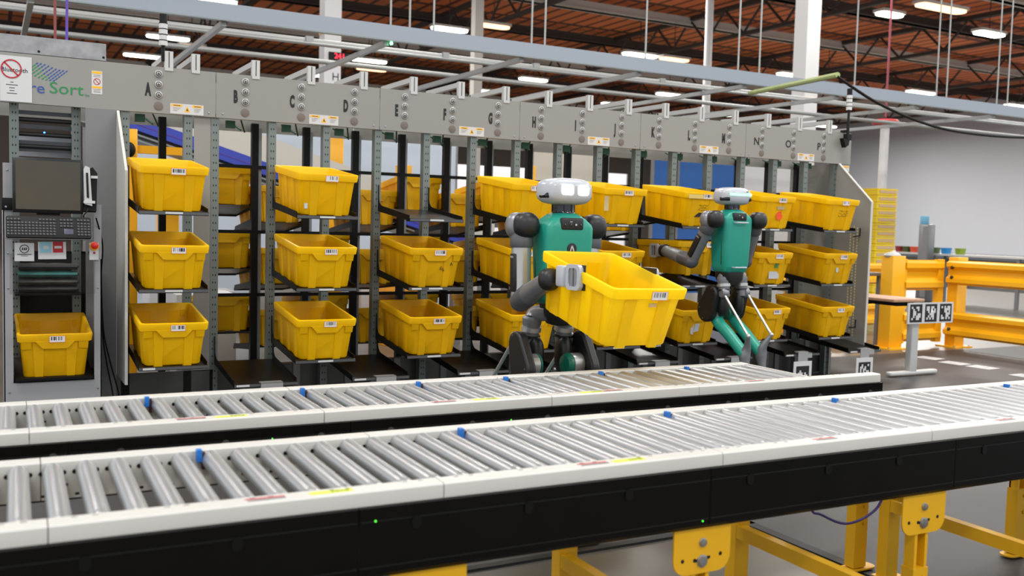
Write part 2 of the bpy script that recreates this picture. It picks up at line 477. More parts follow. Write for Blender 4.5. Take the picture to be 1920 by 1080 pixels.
for x, y, w, lb in [(13.0, 23.7, 1.1, 'warm glowing lamp beside the slim column above the letter G'), (12.9, 34.8, 1.3, 'warm glowing lamp just under the bright lamp above the letter D'),
        (21.4, 25.1, 1.3, 'warm glowing lamp right of the bright lamp above the letter J'), (22.1, 14.0, 1.9, 'long warm glowing lamp in the top right corner'),
        (30.4, 26.0, 0.9, 'warm glowing lamp right of the big white column under the beam'), (5.4, 33.9, 1.0, 'warm glowing lamp right of the striped stack light')]:
    lamp(x, y, 7.72, w, lb, WARM, 'warm lamps', True)

# overhead strut grid behind the rack
t = thing('overhead_beam', 'long blue grey box beam hung from rods above the rack', 'beam', (0, 4.93, 3.21))
part('beam_body', lambda b: box(b, -3, 22, -0.06, 0.06, 0.0, 0.15), BEAMB, t)
b = new(); box(b, -3, 22, -0.066, -0.02, -0.012, 0.0); part('bottom_flange', b, GALV, t)
for i, x in enumerate((-1.1, 0.53, 2.16, 3.75, 5.34, 6.98, 8.6, 10.2, 11.9)):
    n = ['first', 'second', 'third', 'fourth', 'fifth', 'sixth', 'seventh', 'eighth', 'ninth'][i]
    b = new(); box(b, -0.025, 0.025, 0, 3.6, -0.025, 0.025)
    o = solo('cross_strut', b, STRUT, 'slotted grey strut running back from the blue grey beam, %s from the left' % n, 'strut', (x, 4.94, 3.185), group='cross struts of the overhead grid')
for i, x in enumerate((-1.0, -0.72, 2.2, 2.41, 2.68, 3.86, 4.03, 5.41, 6.84, 7.19, 8.9, 10.56, 10.78, 11.92, 12.17)):
    n = ['first', 'second', 'third', 'fourth', 'fifth', 'sixth', 'seventh', 'eighth', 'ninth', 'tenth', 'eleventh', 'twelfth', 'thirteenth', 'fourteenth', 'fifteenth'][i]
    solo('hanger_rod', lambda b: cyl(b, (0, 0, 0), (0, 0, 6.15), 0.011, n=6), STRUT, 'thin vertical hanger rod holding the blue grey beam, %s from the left' % n, 'rod', (x, 4.93, 3.36), group='hanger rods', key='rod')
part('indicator_light', lambda b: ball(b, (0, 0, 0), 0.018, n=8, m=6), mat('pale_green_led', (120, 255, 170), 0.5, emit=4), t, (2.2, -0.03, -0.03), label='green indicator light')
t = thing('conduit_rail', 'upper pair of pale pipes running along under the beam', 'pipe', (0, 5.79, 3.272))
b = new(); cyl(b, (-3, 0, 0), (24, 0, 0), 0.032, n=10); part('upper_pipe', b, mat('pale_conduit', (186, 187, 184), 0.45, 0.2), t)
b = new(); cyl(b, (-3, -0.06, -0.036), (24, -0.06, -0.036), 0.02, n=10); part('lower_pipe', b, STRUT, t)
for x in (1.6, 3.2, 4.4, 6.3): part('clamp', lambda b: box(b, -0.04, 0.04, -0.05, 0.04, -0.03, 0.042), STRUT, t, (x, 0, 0), key='clamp')
solo('conduit_pipe', lambda b: cyl(b, (-3, 0, 0), (24, 0, 0), 0.03, n=10), STRUT, 'lower single grey pipe behind the bracket tops', 'pipe', (0, 6.85, 3.24))
solo('purple_cable', lambda b: tube(b, [(0, 0, 0), (0.01, 0, 1), (0, 0.02, 2.4), (0.01, 0.05, 6.3)], 0.009, 6), mat('purple_cable', (96, 66, 170), 0.5), 'purple cable dropping onto the zinc trunking at top left', 'cable', (-1.0, 2.2, 2.43))
solo('red_cable', lambda b: tube(b, [(0, 0, 0), (0, 0, 3), (0.01, 0, 6)], 0.009, 6), mat('dull_red_cable', (140, 66, 60), 0.5), 'dull red cable beside the purple cable at top left', 'cable', (-1.06, 2.3, 2.43))
solo('black_cable', lambda b: tube(b, smooth_pts([(6.524, 3.0, 3.03), (7.109, 3, 2.819), (7.811, 3, 2.66), (8.553, 3, 2.585), (9.75, 3, 2.6), (11.5, 3, 2.75)], 5), 0.016, 6), BLKM, 'thick black cable sagging from the green arm to the right edge', 'cable')
solo('camera_arm', lambda b: tube(b, [(6.93, 4.8, 3.08), (6.53, 3.0, 3.05)], 0.03, 8), mat('pale_green_arm', (172, 186, 120), 0.5), 'pale green arm reaching forward from the beam over the letter P', 'arm')

# ================================================================ CONVEYORS
def clip_box(b): box(b, -0.0065, 0.0065, -0.014, 0.008, -0.024, 0.008)
def roller_mesh(L):
    def f(b): turned(b, (0, 0, 0), (0, L, 0), [(0, 0.006), (0, 0.0225), (0.004, 0.0241), (0.03, 0.0241), (0.032, 0.0236), (0.036, 0.0241), (L - 0.03, 0.0241), (L - 0.004, 0.0241), (L, 0.0225), (L, 0.006)], 24)
    return f
def conveyor(label, th, ynear, yfar, xs, xoff, x0, x1, x1far, seams, bseams, clips, stickers, leds, latch):
    """rollers lie across; ynear / yfar are the roller ends"""
    ym = (ynear + yfar) / 2; cx = 0.4
    c, s = math.cos(th), math.sin(th)
    t = thing('roller_conveyor', label, 'conveyor', (cx * c - ym * s, cx * s + ym * c, 0), (0, 0, th))
    L = yfar - ynear; yn = ynear - ym; yf = yfar - ym; Z = 0.752
    for k, n in enumerate(xs):
        part('roller', roller_mesh(L - 0.008), ROLL, t, (xoff + n * 0.0762 - cx, yn + 0.004, 0.7259), (0, R((n * 67) % 360), 0), key=('roller', round(L, 3)))
    # side rails, in lengths
    def rail(xa, xb, side):
        b = new(); o = (yn - 0.052 if side < 0 else yf + 0.052); i = (yn + 0.004 if side < 0 else yf - 0.004)
        sg = 1 if side < 0 else -1
        prof = [(i, 0.655), (i, Z - 0.004), (i - sg * 0.004, Z), (o + sg * 0.006, Z), (o + sg * 0.001, Z - 0.004), (o, Z - 0.012), (o, 0.716), (o + sg * 0.003, 0.716), (o + sg * 0.003, Z - 0.014), (i - sg * 0.004, Z - 0.008), (i - sg * 0.004, 0.655)]
        prism(b, prof, 'x', xa - cx + 0.0012, xb - cx - 0.0012)
        r = part('side_rail', b, RAIL, t)
        return r
    def holes(xa, xb, r):
        b = new()
        for n in xs:
            x = xoff + n * 0.0762 - cx
            for dx in (-0.0381 + 0.012, 0.0381 - 0.012 + 0.0):
                if xa < x + dx + cx < xb: cyl(b, (x + dx, yf - 0.0035, 0.722), (x + dx, yf - 0.0052, 0.722), 0.006, n=6)
            for dx, z in ((0.03, 0.69), (0.012, 0.675), (-0.02, 0.665)):
                if (n % 3) and xa < x + dx + cx < xb: box(b, x + dx - 0.005, x + dx + 0.005, yf - 0.0052, yf - 0.0035, z - 0.003, z + 0.003)
        if len(b.verts): part('hole_pattern', b, BLKM, r)
        else: b.free()
    ed = [x0] + [q for q in seams] + [x1]
    for a, e in zip(ed[:-1], ed[1:]): 
        r = rail(a, e, -1)
        b = new(); k = 0
        x = a + 0.05
        while x < e - 0.03:
            box(b, x - cx - 0.006, x - cx + 0.006, yn - 0.012, yn - 0.009, Z - 0.0005, Z + 0.0006); x += (0.04 if k % 2 == 0 else 0.14); k += 1
        part('slot_pattern', b, mat('slot_shadow', (110, 108, 104), 0.6), r)
    ef = [x0] + [q for q in seams if q < x1far - 0.2] + [x1far]
    for a, e in zip(ef[:-1], ef[1:]): holes(a, e, rail(a, e, 1))
    # black side covers
    ed = [x0] + list(bseams) + [x1]
    for a, e in zip(ed[:-1], ed[1:]):
        b = new(); y = yn - 0.066
        prism(b, [(y, 0.558), (y, 0.715), (y + 0.016, 0.7155), (y + 0.016, 0.70), (y + 0.005, 0.69), (y + 0.005, 0.552), (y + 0.06, 0.552), (y + 0.06, 0.546), (y + 0.012, 0.546)], 'x', a - cx + 0.0012, e - cx - 0.0012)
        cv = part('side_cover', b, COVER, t)
        b = new(); box(b, a - cx + 0.003, e - cx - 0.003, y - 0.0012, y, 0.682, 0.685); box(b, a - cx + 0.003, e - cx - 0.003, y - 0.0012, y, 0.574, 0.577)
        part('cover_groove', b, BLKM, cv)
        x = a + 0.14
        while x < e:
            part('cover_latch', lambda b: prism(b, stadium((0, -0.005), (0, 0.004), 0.012), 'y', -0.0025, 0.0), latch, cv, (x - cx, y - 0.0005, 0.672), key='latch' + latch.name); x += 0.3
    b = new(); box(b, x1far - cx, x1far - cx + 0.012, yn + 0.01, yf + 0.05, 0.70, 0.748); part('end_plate', b, RAIL, t)
    for x in clips:
        q = part('sensor', clip_box, BLUEP, t, (x - cx, yf - 0.012, 0.747), key='sensor', label='blue sensor clip')
        part('sensor_body', lambda b: box(b, -0.004, 0.004, -0.012, 0.008, -0.045, 0.0), mat('dark_maroon', (58, 18, 26), 0.5), q, (0.011, 0, 0), key='sensorb')
    for x, w, kind in stickers:
        if kind == 'y':
            q = part('sticker', lambda b: box(b, -0.05, 0.05, -0.011, 0.011, 0, 0.0008), mat('lime_sticker', (216, 226, 84), 0.5), t, (x - cx, yn - 0.026, Z), key='sty', label='lime sticker')
            text('sticker_print', 'ZONE', 0.016, mat('lime_print', (150, 170, 40), 0.5), q, (0.02, 0, 0.0009), rot=(R(-90), 0, 0))
        else:
            q = part('sticker', lambda b: box(b, -0.045, 0.045, -0.011, 0.011, 0, 0.0008), PAPER, t, (x - cx, yn - 0.026, Z), key='str', label='red and black warning sticker')
            b = new(); box(b, -0.044, 0.044, 0.002, 0.010, 0.0008, 0.0012); part('warning_band', b, REDI, q)
            b = new(); box(b, -0.040, 0.044, -0.010, -0.003, 0.0008, 0.0012); part('print_band', b, mat('dark_print', (60, 50, 50), 0.5), q)
    for x, z in leds:
        part('led', lambda b: ball(b, (0, 0, 0), 0.0024, n=8, m=6), GREENLED, t, (x - cx, yn - 0.067, z), key='led', label='green indicator light')
    return t, cx, ym

TH1, TH2 = R(-1.0885), R(-0.894)
nc, ncx, nym = conveyor('near roller conveyor across the front of the photo, black side covers on yellow legs', TH1, -2.3968, -1.9018, range(-12, 67), -1.3446, -2.3, 3.8, 3.8,
    (-2.148, -1.295, -0.441, 0.408, 1.261, 2.114, 2.967), (-1.669, -0.656, 0.357, 1.359, 2.36, 3.36), (-0.918, -0.156, 0.61, 1.384, 2.374),
    [(-0.86, 0, 'r'), (-0.71, 0, 'y'), (-0.005, 0, 'r'), (0.108, 0, 'y'), (0.82, 0, 'r'), (1.655, 0, 'r')], [(-0.617, 0.684), (0.333, 0.57)], mat('latch_dark', (14, 13, 12), 0.45, spec=0.15))
fc, fcx, fym = conveyor('far roller conveyor ending in the middle of the photo, in front of the robots', TH2, -1.4676, -1.0738, range(-12, 41), -1.3744, -2.3, 2.075, 1.70,
    (-2.17, -1.32, -0.466, 0.384, 1.058), (-1.22, -0.382, 0.455, 1.256), (-0.955, -0.42, 0.035, 0.416, 0.873, 1.33),
    [(-0.877, 0, 'r'), (-0.757, 0, 'y'), (-0.034, 0, 'r'), (0.128, 0, 'y'), (0.57, 0, 'y'), (0.66, 0, 'r'), (1.37, 0, 'r')], [(-0.637, 0.68), (0.21, 0.68)], mat('latch_grey', (70, 68, 64), 0.45))

# yellow supports of the near conveyor
def rounded_plate(w, h, r, n=6):
    p = [(-w / 2, 0), (w / 2, 0)]
    for k in range(n + 1): a = R(-90 * k / n); p.append((w / 2 - r + r * math.cos(a), -h + r + r * math.sin(a)))
    for k in range(n + 1): a = R(-90 - 90 * k / n); p.append((-w / 2 + r + r * math.cos(a), -h + r + r * math.sin(a)))
    return p
def W2C(x, y): return (x * math.cos(TH1) + y * math.sin(TH1) - ncx, -x * math.sin(TH1) + y * math.cos(TH1) - nym)
def support(xw, root):
    x, _ = W2C(xw, -2.43)
    yn = -2.3968 - nym; yf = -1.9018 - nym
    for sy, s in ((yn - 0.035, -1), (yf + 0.035, 1))[:1]:
        b = new(); prism(b, rounded_plate(0.198, 0.16, 0.045), 'y', -0.003, 0.003); 
        pl = part('mount_plate', b, YPAINT, root, (x, sy + s * 0.012, 0.575))
        b = new()
        for dx, z, r in ((0, -0.072, 0.0105), (-0.0, -0.125, 0.015)):
            turned(b, (dx, s * 0.003, z), (dx, s * 0.012, z), [(0, r * 1.25), (0.002, r * 1.25), (0.003, r), (0.008, r * 0.9), (0.009, 0.002)], 10)
        part('bolt', b, BOLT, pl)
        b = new()
        for dx, z in ((-0.068, -0.118), (0.064, -0.112), (-0.026, -0.121)): cyl(b, (dx, s * 0.0025, z), (dx, s * 0.0036, z), 0.006, n=8)
        prism(b, stadium((-0.018, -0.123), (0.024, -0.117), 0.0045), 'y', s * 0.0025, s * 0.0036)
        part('slot_pattern', b, BLKM, pl)
        lg = part('leg', lambda b: leg_shape(b), YPAINT, root, (x + 0.0, sy - s * 0.01, 0), key='slotleg')
        part('foot', lambda b: rbox(b, (0.015, 0, 0.012), 0.16, 0.07, 0.008, 0.03, 0.002), YPAINT, lg, key='foot')
def leg_shape(b):
    for s in (-1, 1): box(b, s * 0.03 - 0.012 * (s > 0), s * 0.03 + 0.012 * (s < 0), -0.02, 0.02, 0.02, 0.55)
    box(b, -0.03, 0.03, 0.012, 0.02, 0.02, 0.55); box(b, -0.034, 0.034, -0.024, 0.024, 0.02, 0.3)
    for z in (0.27, 0.2): cyl(b, (0.012, -0.026, z), (0.012, -0.03, z), 0.008, n=8)
for xw in (-2.1, -1.3, -0.52, 0.304, 1.2, 2.3, 3.4): support(xw, nc)
for xw in (-1.3, -0.52, 0.304, 1.2):
    x, _ = W2C(xw, -2.2)
    b = new(); box(b, x - 0.02, x + 0.02, -2.3968 - nym - 0.02, -1.9018 - nym + 0.02, 0.50, 0.555); part('cross_beam', b, YPAINT, nc)
for xw in (0.185, 0.915, 1.705):
    x, y = W2C(xw, -1.905)
    st = thing('support_stand', {0.185: 'yellow stand post with a cross brace under the middle of the near conveyor', 0.915: 'yellow stand post beside the mount plate with a long cross brace, under the right half', 1.705: 'yellow stand post left of the right hand mount plate'}[xw], 'conveyor stand', (xw, -1.93, 0), (0, 0, TH1), 'yellow stands below the near conveyor')
    b = new(); box(b, -0.034, -0.006, -0.02, 0.03, 0.01, 0.545); box(b, -0.006, 0.034, -0.015, 0.02, 0.01, 0.545); part('post', b, YPAINT, st)
    b = new(); box(b, -0.032, 0.004, -0.86, -0.014, 0.283, 0.329); part('brace', b, YPAINT, st)
    b = new(); box(b, -0.034, 0.034, -0.91, -0.86, 0.01, 0.335); part('post', b, YPAINT, st)
    b = new(); box(b, -0.05, 0.06, -0.03, 0.04, 0.008, 0.014); part('foot', b, YPAINT, st)
for xw, yw, lb in ((1.64, -1.82, 'yellow slotted leg standing on the mat edge below the purple cable'), (2.42, -1.985, 'yellow leg at the right edge with its foot on the grey mat'), (0.78, -1.1, 'short visible yellow leg with a holed foot behind the middle stand')):
    st = thing('conveyor_leg', lb, 'conveyor leg', (xw, yw, 0.008), (0, 0, TH1), 'single yellow legs')
    part('leg', leg_shape, YPAINT, st, key='slotleg')
    part('foot', lambda b: rbox(b, (0.015, 0, 0.012), 0.16, 0.07, 0.008, 0.03, 0.002), YPAINT, st, key='foot')
solo('purple_loop_cable', lambda b: tube(b, smooth_pts([(1.16, -2, 0.56), (1.188, -2, 0.374), (1.244, -2, 0.338), (1.371, -2, 0.288), (1.498, -2, 0.307), (1.566, -2, 0.371), (1.58, -2, 0.56)], 5), 0.005, 8), mat('dark_purple_cable', (70, 48, 120), 0.45), 'dark purple cable looping below the near conveyor', 'cable')

# ================================================================ SORTING RACK
RY = 2.117; PITCH = 0.3835; X0 = -0.107
SLOPE = 0.1225
def post_bm(b):
    box(b, -0.026, 0.026, -0.03, 0.03, 0.0, 2.05)
def black_post_bm(b):
    box(b, -0.024, 0.024, -0.024, 0.024, 0.0, 2.05)
def tray_floor(b):
    pts = [(-0.59, 0.0), (0.0, 0.59 * SLOPE), (0.0, 0.59 * SLOPE - 0.004), (-0.59, -0.004)]
    prism(b, pts, 'x', 0.006, 0.396)
    prism(b, [(-0.596, -0.016), (-0.596, 0.006), (-0.588, 0.008), (-0.588, -0.016)], 'x', 0.004, 0.402)
def tray_rail(b):
    prof = [(-0.585, -0.012), (-0.585, 0.028), (-0.08, 0.028 + 0.505 * SLOPE)]
    for k in range(7):
        a = R(15 * k); prof.append((-0.08 + 0.075 * math.sin(a), 0.09 + 0.075 * (1 - math.cos(a)) + 0.0))
    prof += [(-0.003, 0.24), (0.012, 0.24), (0.012, 0.59 * SLOPE - 0.02)]
    prism(b, prof, 'x', -0.002, 0.002)
def tray(root, x, zf, back=False, clip=False, strips=((0.20, 0.05),)):
    at = (x, 0, zf) if not back else (x + 0.40, 0.56, zf)
    t = part('shelf_tray', tray_floor, TRAY, root, at, (0, 0, R(180)) if back else (0, 0, 0), key='tray')
    for sx in (0.004, 0.398): part('side_rail', tray_rail, BLK, t, (sx, 0, 0), key='trayrail')
    if back: return t
    part('lip_strip', lambda b: box(b, 0.004, 0.402, -0.602, -0.597, -0.012, 0.004), mat('lip_grey', (96, 96, 98), 0.35, 0.3), t, key='lip', label='grey front lip')
    for (sx, w) in strips:
        part('price_strip', lambda b: box(b, -w, w, -0.6055, -0.6022, -0.009, 0.003), WHITE, t, (sx, 0, 0), key=('strip', w), label='white label strip')
    if clip:
        part('clip', lambda b: (box(b, -0.07, 0.07, -0.612, -0.55, 0.006, 0.012), box(b, -0.07, 0.07, -0.612, -0.607, -0.03, 0.012)), ALU, t, (0.235, 0, 0), key='clip', label='bright metal clip')
    return t
def header(root, w, letters, xs, wide=False, sticker_x=None, x0=0.0):
    b = new(); prism(b, [(0, 2.024), (0, 2.32), (0.035, 2.32), (0.035, 2.316), (0.004, 2.316), (0.004, 2.028), (0.035, 2.028), (0.035, 2.024)], 'x', x0 + 0.002, w - 0.002)
    h = part('header_panel', b, HEAD, root)
    for L, x in zip(letters, xs):
        text('letter', L, 0.108 if not wide else 0.092, INK, h, (x - 0.064, -0.001, 2.168), 0.42 if not wide else 0.95, 0.0062 if not wide else 0.0015)
        for z in (2.274, 2.206, 2.139):
            bt = part('push_button', lambda b: turned(b, (0, 0, 0), (0, -0.01, 0), [(0, 0.0245), (0.004, 0.0245), (0.006, 0.021), (0.006, 0.0178), (0.004, 0.0172), (0.004, 0.0135), (0.007, 0.0128), (0.0085, 0.01), (0.009, 0.001)], 20), BUTTON, h, (x, -0.0005, z), key='button')
        part('speaker_grille', lambda b: turned(b, (0, 0, 0), (0, -0.004, 0), [(0, 0.028), (0.0025, 0.028), (0.0032, 0.0255), (0.0032, 0.001)], 22), mat('speaker_taupe', (134, 122, 112), 0.6, noise=0.4, nscale=400), h, (x, -0.0005, 2.07), key='speaker', label='taupe round speaker grille')
    if sticker_x is not None:
        s = part('warning_sticker', lambda b: box(b, -0.105, 0.105, -0.001, 0, -0.033, 0.033), PAPER, h, (sticker_x, -0.0005, 2.062), key='wst', label='white and amber caution sticker')
        def amber(b):
            box(b, -0.097, -0.03, -0.0016, -0.001, 0.014, 0.028); box(b, 0.034, 0.097, -0.0016, -0.001, 0.014, 0.028)
            prism(b, [(-0.018, -0.018), (0.02, -0.018), (0.001, 0.02)], 'y', -0.0016, -0.001)
        a = part('amber_print', amber, AMBER, s, key='amber')
        def dark(b):
            for i in range(3): box(b, -0.088, -0.04 - 0.01 * i, -0.0016, -0.001, 0.004 - i * 0.009, 0.006 - i * 0.009); box(b, 0.045, 0.088 - 0.006 * i, -0.0016, -0.001, 0.004 - i * 0.009, 0.006 - i * 0.009)
            for q in ((-0.085, 0.02, -0.042), (0.046, 0.02, 0.088)): box(b, q[0], q[2], -0.0021, -0.0015, 0.0185, 0.0235)
            prism(b, [(-0.006, -0.01), (0.012, -0.012), (0.0, 0.008)], 'y', -0.0021, -0.0015)
        part('fine_print', dark, mat('print_grey', (110, 96, 70), 0.6), s, key='fine')
    def scr(b):
        for x in (x0 + 0.045, w - 0.045): turned(b, (x, 0, 2.05), (x, -0.003, 2.05), [(0, 0.007), (0.002, 0.006), (0.003, 0.002)], 8)
    part('panel_screw', scr, BOLT, h)
    return h
def bracket_bm(b):
    box(b, -0.026, 0.026, -0.004, 0.03, 2.3, 2.425)
    box(b, -0.018, 0.020, 0.03, 0.62, 2.385, 2.422)
    box(b, -0.018, 0.018, 0.60, 0.635, 2.25, 2.42)
ALUW = mat('anodised_profile', (206, 206, 202), 0.4, 0.35)
def slot_line(br):
    part('profile_slot', lambda b: box(b, -0.0025, 0.0025, -0.0052, -0.0038, 2.32, 2.42), BLKM, br, key='slotline')
def bay(k0, n, letters, label, wide=False, last=False):
    t = thing('sort_rack_bay', label, 'sorting rack', (X0 + PITCH * k0, RY, 0), group='bays of the sorting rack')
    xs = [0.192 + PITCH * i for i in range(n)]
    w = PITCH * n + (0.17 if last else 0)
    header(t, w, letters, xs, wide, 0.192 + PITCH * 1.5 - 0.03)
    b = new(); box(b, 0.003, w - 0.003, 0.56, 0.565, 1.99, 2.32); part('rear_header', b, HEAD, t)
    for i in range(n + (1 if last else 0)):
        part('upright_post', post_bm, PERF, t, (PITCH * i, 0.05, 0), key='post')
        part('rear_post', black_post_bm, BLK, t, (PITCH * i, 0.52, 0), key='bpost')
        b = new(); box(b, -0.012, 0.012, -0.02, 0.02, 0.0, 2.02); part('rear_upright', b, GALV, t, (PITCH * i + 0.045, 0.56, 0))
    for i in range(n):
        k = k0 + i
        slot_line(part('top_bracket', bracket_bm, ALUW, t, (0.192 + 0.07 + PITCH * i, 0.0, 0), key='bracket'))
        part('sensor_board', lambda b: (box(b, -0.03, 0.03, 0, 0.03, -0.05, 0), cyl(b, (0.09, 0.1, 0.02), (0.15, 0.25, -0.05), 0.006, n=6), cyl(b, (0.09, 0.1, -0.05), (0.03, 0.25, 0.02), 0.006, n=6)), GREENP, t, (0.12 + PITCH * i, 0.1, 2.02), key='sensorboard')
        if k % 2 == 1:
            for zf in (1.386, 0.92, 0.455): tray(t, PITCH * i, zf, strips=((0.20, 0.05),) if (k + int(zf * 10)) % 3 else ((0.20, 0.05), (0.06, 0.035)))
        else:
            tray(t, PITCH * i, 0.322, clip=True, strips=((0.055, 0.04),))
        if k < 11:
            for zf in ((1.386, 0.92, 0.455) if k % 2 == 0 else (1.265, 0.80, 0.335)): tray(t, PITCH * i, zf, back=True)
    b = new()
    for z in (1.735, 1.262, 0.80): box(b, 0.0, w - 0.004, 0.50, 0.53, z - 0.012, z + 0.012)
    part('rear_crossbar', b, BLK, t)
    b = new(); box(b, 0.003, w - 0.003, 0.12, 0.13, 0.02, 0.335); box(b, 0.003, w - 0.003, 0.12, 0.2, 0.333, 0.337)
    bp = part('base_panel', b, GREYD, t)
    for i in range(n): part('base_rib', lambda b: box(b, -0.025, 0.025, 0.108, 0.119, 0.02, 0.34), GREYM, bp, (0.215 + PITCH * i, 0, 0), key='baserib')
    return t
bay(0, 3, 'BCD', 'sorting rack bay with the letters B, C and D on its header')
bay(3, 3, 'EFG', 'sorting rack bay with the letters E, F and G on its header')
bay(6, 3, 'HIJ', 'sorting rack bay with the letters H, I and J on its header')
bay(9, 3, 'KLM', 'sorting rack bay with the letters K, L and M on its header')
lb = bay(12, 3, 'NOP', 'sorting rack end bay with the letters N, O, P and a tall side plate', True, True)
# right side plate (trapezoid) with two columns of slots
xe = PITCH * 3 + 0.012
b = new(); prism(b, [(0.62, 0.0), (0.62, 2.024), (0.0, 2.024), (-0.03, 2.0), (-0.41, 1.66), (-0.41, 0.33), (0.0, 0.30), (0.0, 0.0)], 'x', xe, xe + 0.02)
sp = part('side_plate', b, HEAD, lb)
b = new(); prism(b, [(-0.0, 2.024), (-0.41, 1.66), (-0.41, 0.33), (-0.416, 0.33), (-0.416, 1.664), (-0.006, 2.03)], 'x', xe - 0.002, xe + 0.022); part('edge_strip', b, RAIL, sp)
b = new()
for i in range(38):
    z = 1.42 - i * 0.027
    for y in (-0.19, -0.23, -0.27): box(b, xe - 0.0012, xe + 0.0, y - 0.006, y + 0.006, z + (0.012 if y == -0.23 else 0) - 0.009, z + (0.012 if y == -0.23 else 0) + 0.007)
part('slot_pattern', b, mat('slot_light_paint', (236, 224, 168), 0.6), sp)  # pale blocks paint the light coming through the slots
for z in (1.37, 0.52):
    part('hook', lambda b: tube(b, [(-0.012, -0.33, z + 0.05), (-0.012, -0.33, z - 0.02), (-0.02, -0.26, z - 0.03)], 0.006, 6), BLKM, sp, (xe, 0.02, 0))
b = new(); box(b, xe + 0.025, xe + 0.154, 0.006, 0.03, 1.95, 2.022); part('header_end', b, HEAD, lb)
b = new(); box(b, xe + 0.045, xe + 0.15, 0.0045, 0.0058, 1.955, 2.015); part('warning_sticker', b, PAPER, lb)
b = new(); box(b, xe + 0.05, xe + 0.145, 0.0035, 0.0045, 1.995, 2.01); part('amber_print', b, AMBER, lb)

# left bay: letter A and the operator station
AX = -0.666
sa = thing('sort_rack_bay', 'sorting rack bay with the letter A, a blue and green logo and the operator cabinet', 'sorting rack', (AX, RY, 0), group='bays of the sorting rack')
hp = header(sa, X0 - AX, 'A', [0.198], False, 0.375, x0=-1.25)
logo = text('logo_word', 're', 0.092, BLUEI, hp, (-0.505, -0.001, 2.120), 1.1, 0.0003)
text('logo_word', 'Sort', 0.100, GREENI, hp, (-0.342, -0.001, 2.128), 1.12, 0.0)
text('trademark', 'TM', 0.018, GREENI, hp, (-0.225, -0.001, 2.098))
bb, gb = new(), new()
for i in range(9):
    for j in range(6):
        u, v = i * 0.0235, j * 0.0185
        x = -0.535 + u * 0.95 + v * 0.9 - 0.03; z = 2.262 - 0.0095 * j - 0.0058 * i + 0.004 * math.sin(i * 1.3)
        z -= (5 - j) * 0.010 - 0.02
        x = -0.54 + i * 0.0205 + (j - 2.5) * 0.014
        z = 2.238 - 0.0045 * i + (j - 2.5) * 0.0125 + 0.004 * math.sin(i * 0.9)
        if x > -0.34 or x < -0.545: continue
        tgt = bb if (j * 1.15 + i * 0.75) > 5.2 else gb
        prism(tgt, [(x - 0.0088, z - 0.0042), (x - 0.0005, z - 0.0062), (x + 0.0088, z + 0.0042), (x + 0.0005, z + 0.0062)], 'y', -0.001, -0.0002)
part('logo_mark', bb, BLUEI, hp, label='blue dashes of the logo'); part('logo_mark', gb, GREENI, hp, label='green dashes of the logo')
s = part('warning_sticker', lambda b: box(b, -0.031, 0.031, -0.001, 0, -0.072, 0.072), PAPER, hp, (-0.168, -0.0005, 2.185), label='tall caution sticker')
part('amber_print', lambda b: (box(b, -0.028, 0.028, -0.0018, -0.001, 0.055, 0.069), box(b, -0.028, 0.028, -0.0018, -0.001, -0.036, -0.023)), AMBER, s)
part('red_print', lambda b: (ring(b, (0, 0.006), 0.0165, 0.0205, -0.0018, -0.001), prism(b, [(-0.013, 0.019), (-0.010, 0.022), (0.014, -0.007), (0.011, -0.01)], 'y', -0.0018, -0.001)), REDI, s)
part('fine_print', lambda b: [box(b, -0.02, 0.02, -0.0016, -0.001, z, z + 0.002) for z in (0.045, 0.036, -0.045, -0.053, -0.061)], mat('print_grey', (110, 96, 70), 0.6), s)
for x in (0.0, 0.388): part('upright_post', post_bm, PERF, sa, (x, 0.05, 0), key='post')
for x in (0.0, 0.30): part('rear_post', black_post_bm, BLK, sa, (x, 0.52, 0), key='bpost')
b = new(); box(b, 0.424, 0.53, 0.02, 0.026, 0.33, 2.03); part('filler_panel', b, HEAD, sa)
b = new(); box(b, -1.25, 0.555, 0.56, 0.565, 1.99, 2.32); part('rear_header', b, HEAD, sa)
for zf in (1.386, 0.92, 0.455): tray(sa, 0.0, zf, strips=((0.20, 0.05),) if zf > 0.5 else ((0.06, 0.035),))
b = new(); box(b, -0.18, 0.555, 0.02, 0.03, 0.02, 0.335); part('base_panel', b, GREYD, sa)
for x in (0.262, 0.07, 0.43): 
    if x != 0.07: slot_line(part('top_bracket', bracket_bm, ALUW, sa, (x, 0, 0), key='bracket'))
part('sensor_board', CACHE['sensorboard'], GREENP, sa, (0.10, 0.1, 2.02))
xl = -0.709 - AX
b = new(); prism(b, [(0.5, 0.3), (0.5, 2.02), (0.0, 2.022), (-0.425, 1.63), (-0.425, 0.335), (0.0, 0.335)], 'x', xl - 0.01, xl + 0.006); part('side_plate', b, RAIL, sa, label='white edged side plate')
b = new(); box(b, -0.235, xl - 0.012, 0.0, 0.006, 0.0, 2.024); gp = part('filler_panel', b, GREYM, sa, label='plain grey panel')
part('cable_hole', lambda b: cyl(b, (-0.21, -0.001, 1.12), (-0.21, -0.0025, 1.12), 0.011, n=14), BLKM, gp)
part('panel_clip', lambda b: rbox(b, (-0.267 + 0.06, -0.006, 1.605), 0.02, 0.012, 0.055, 0.004, 0.003), WHITE, gp, label='small white clip')
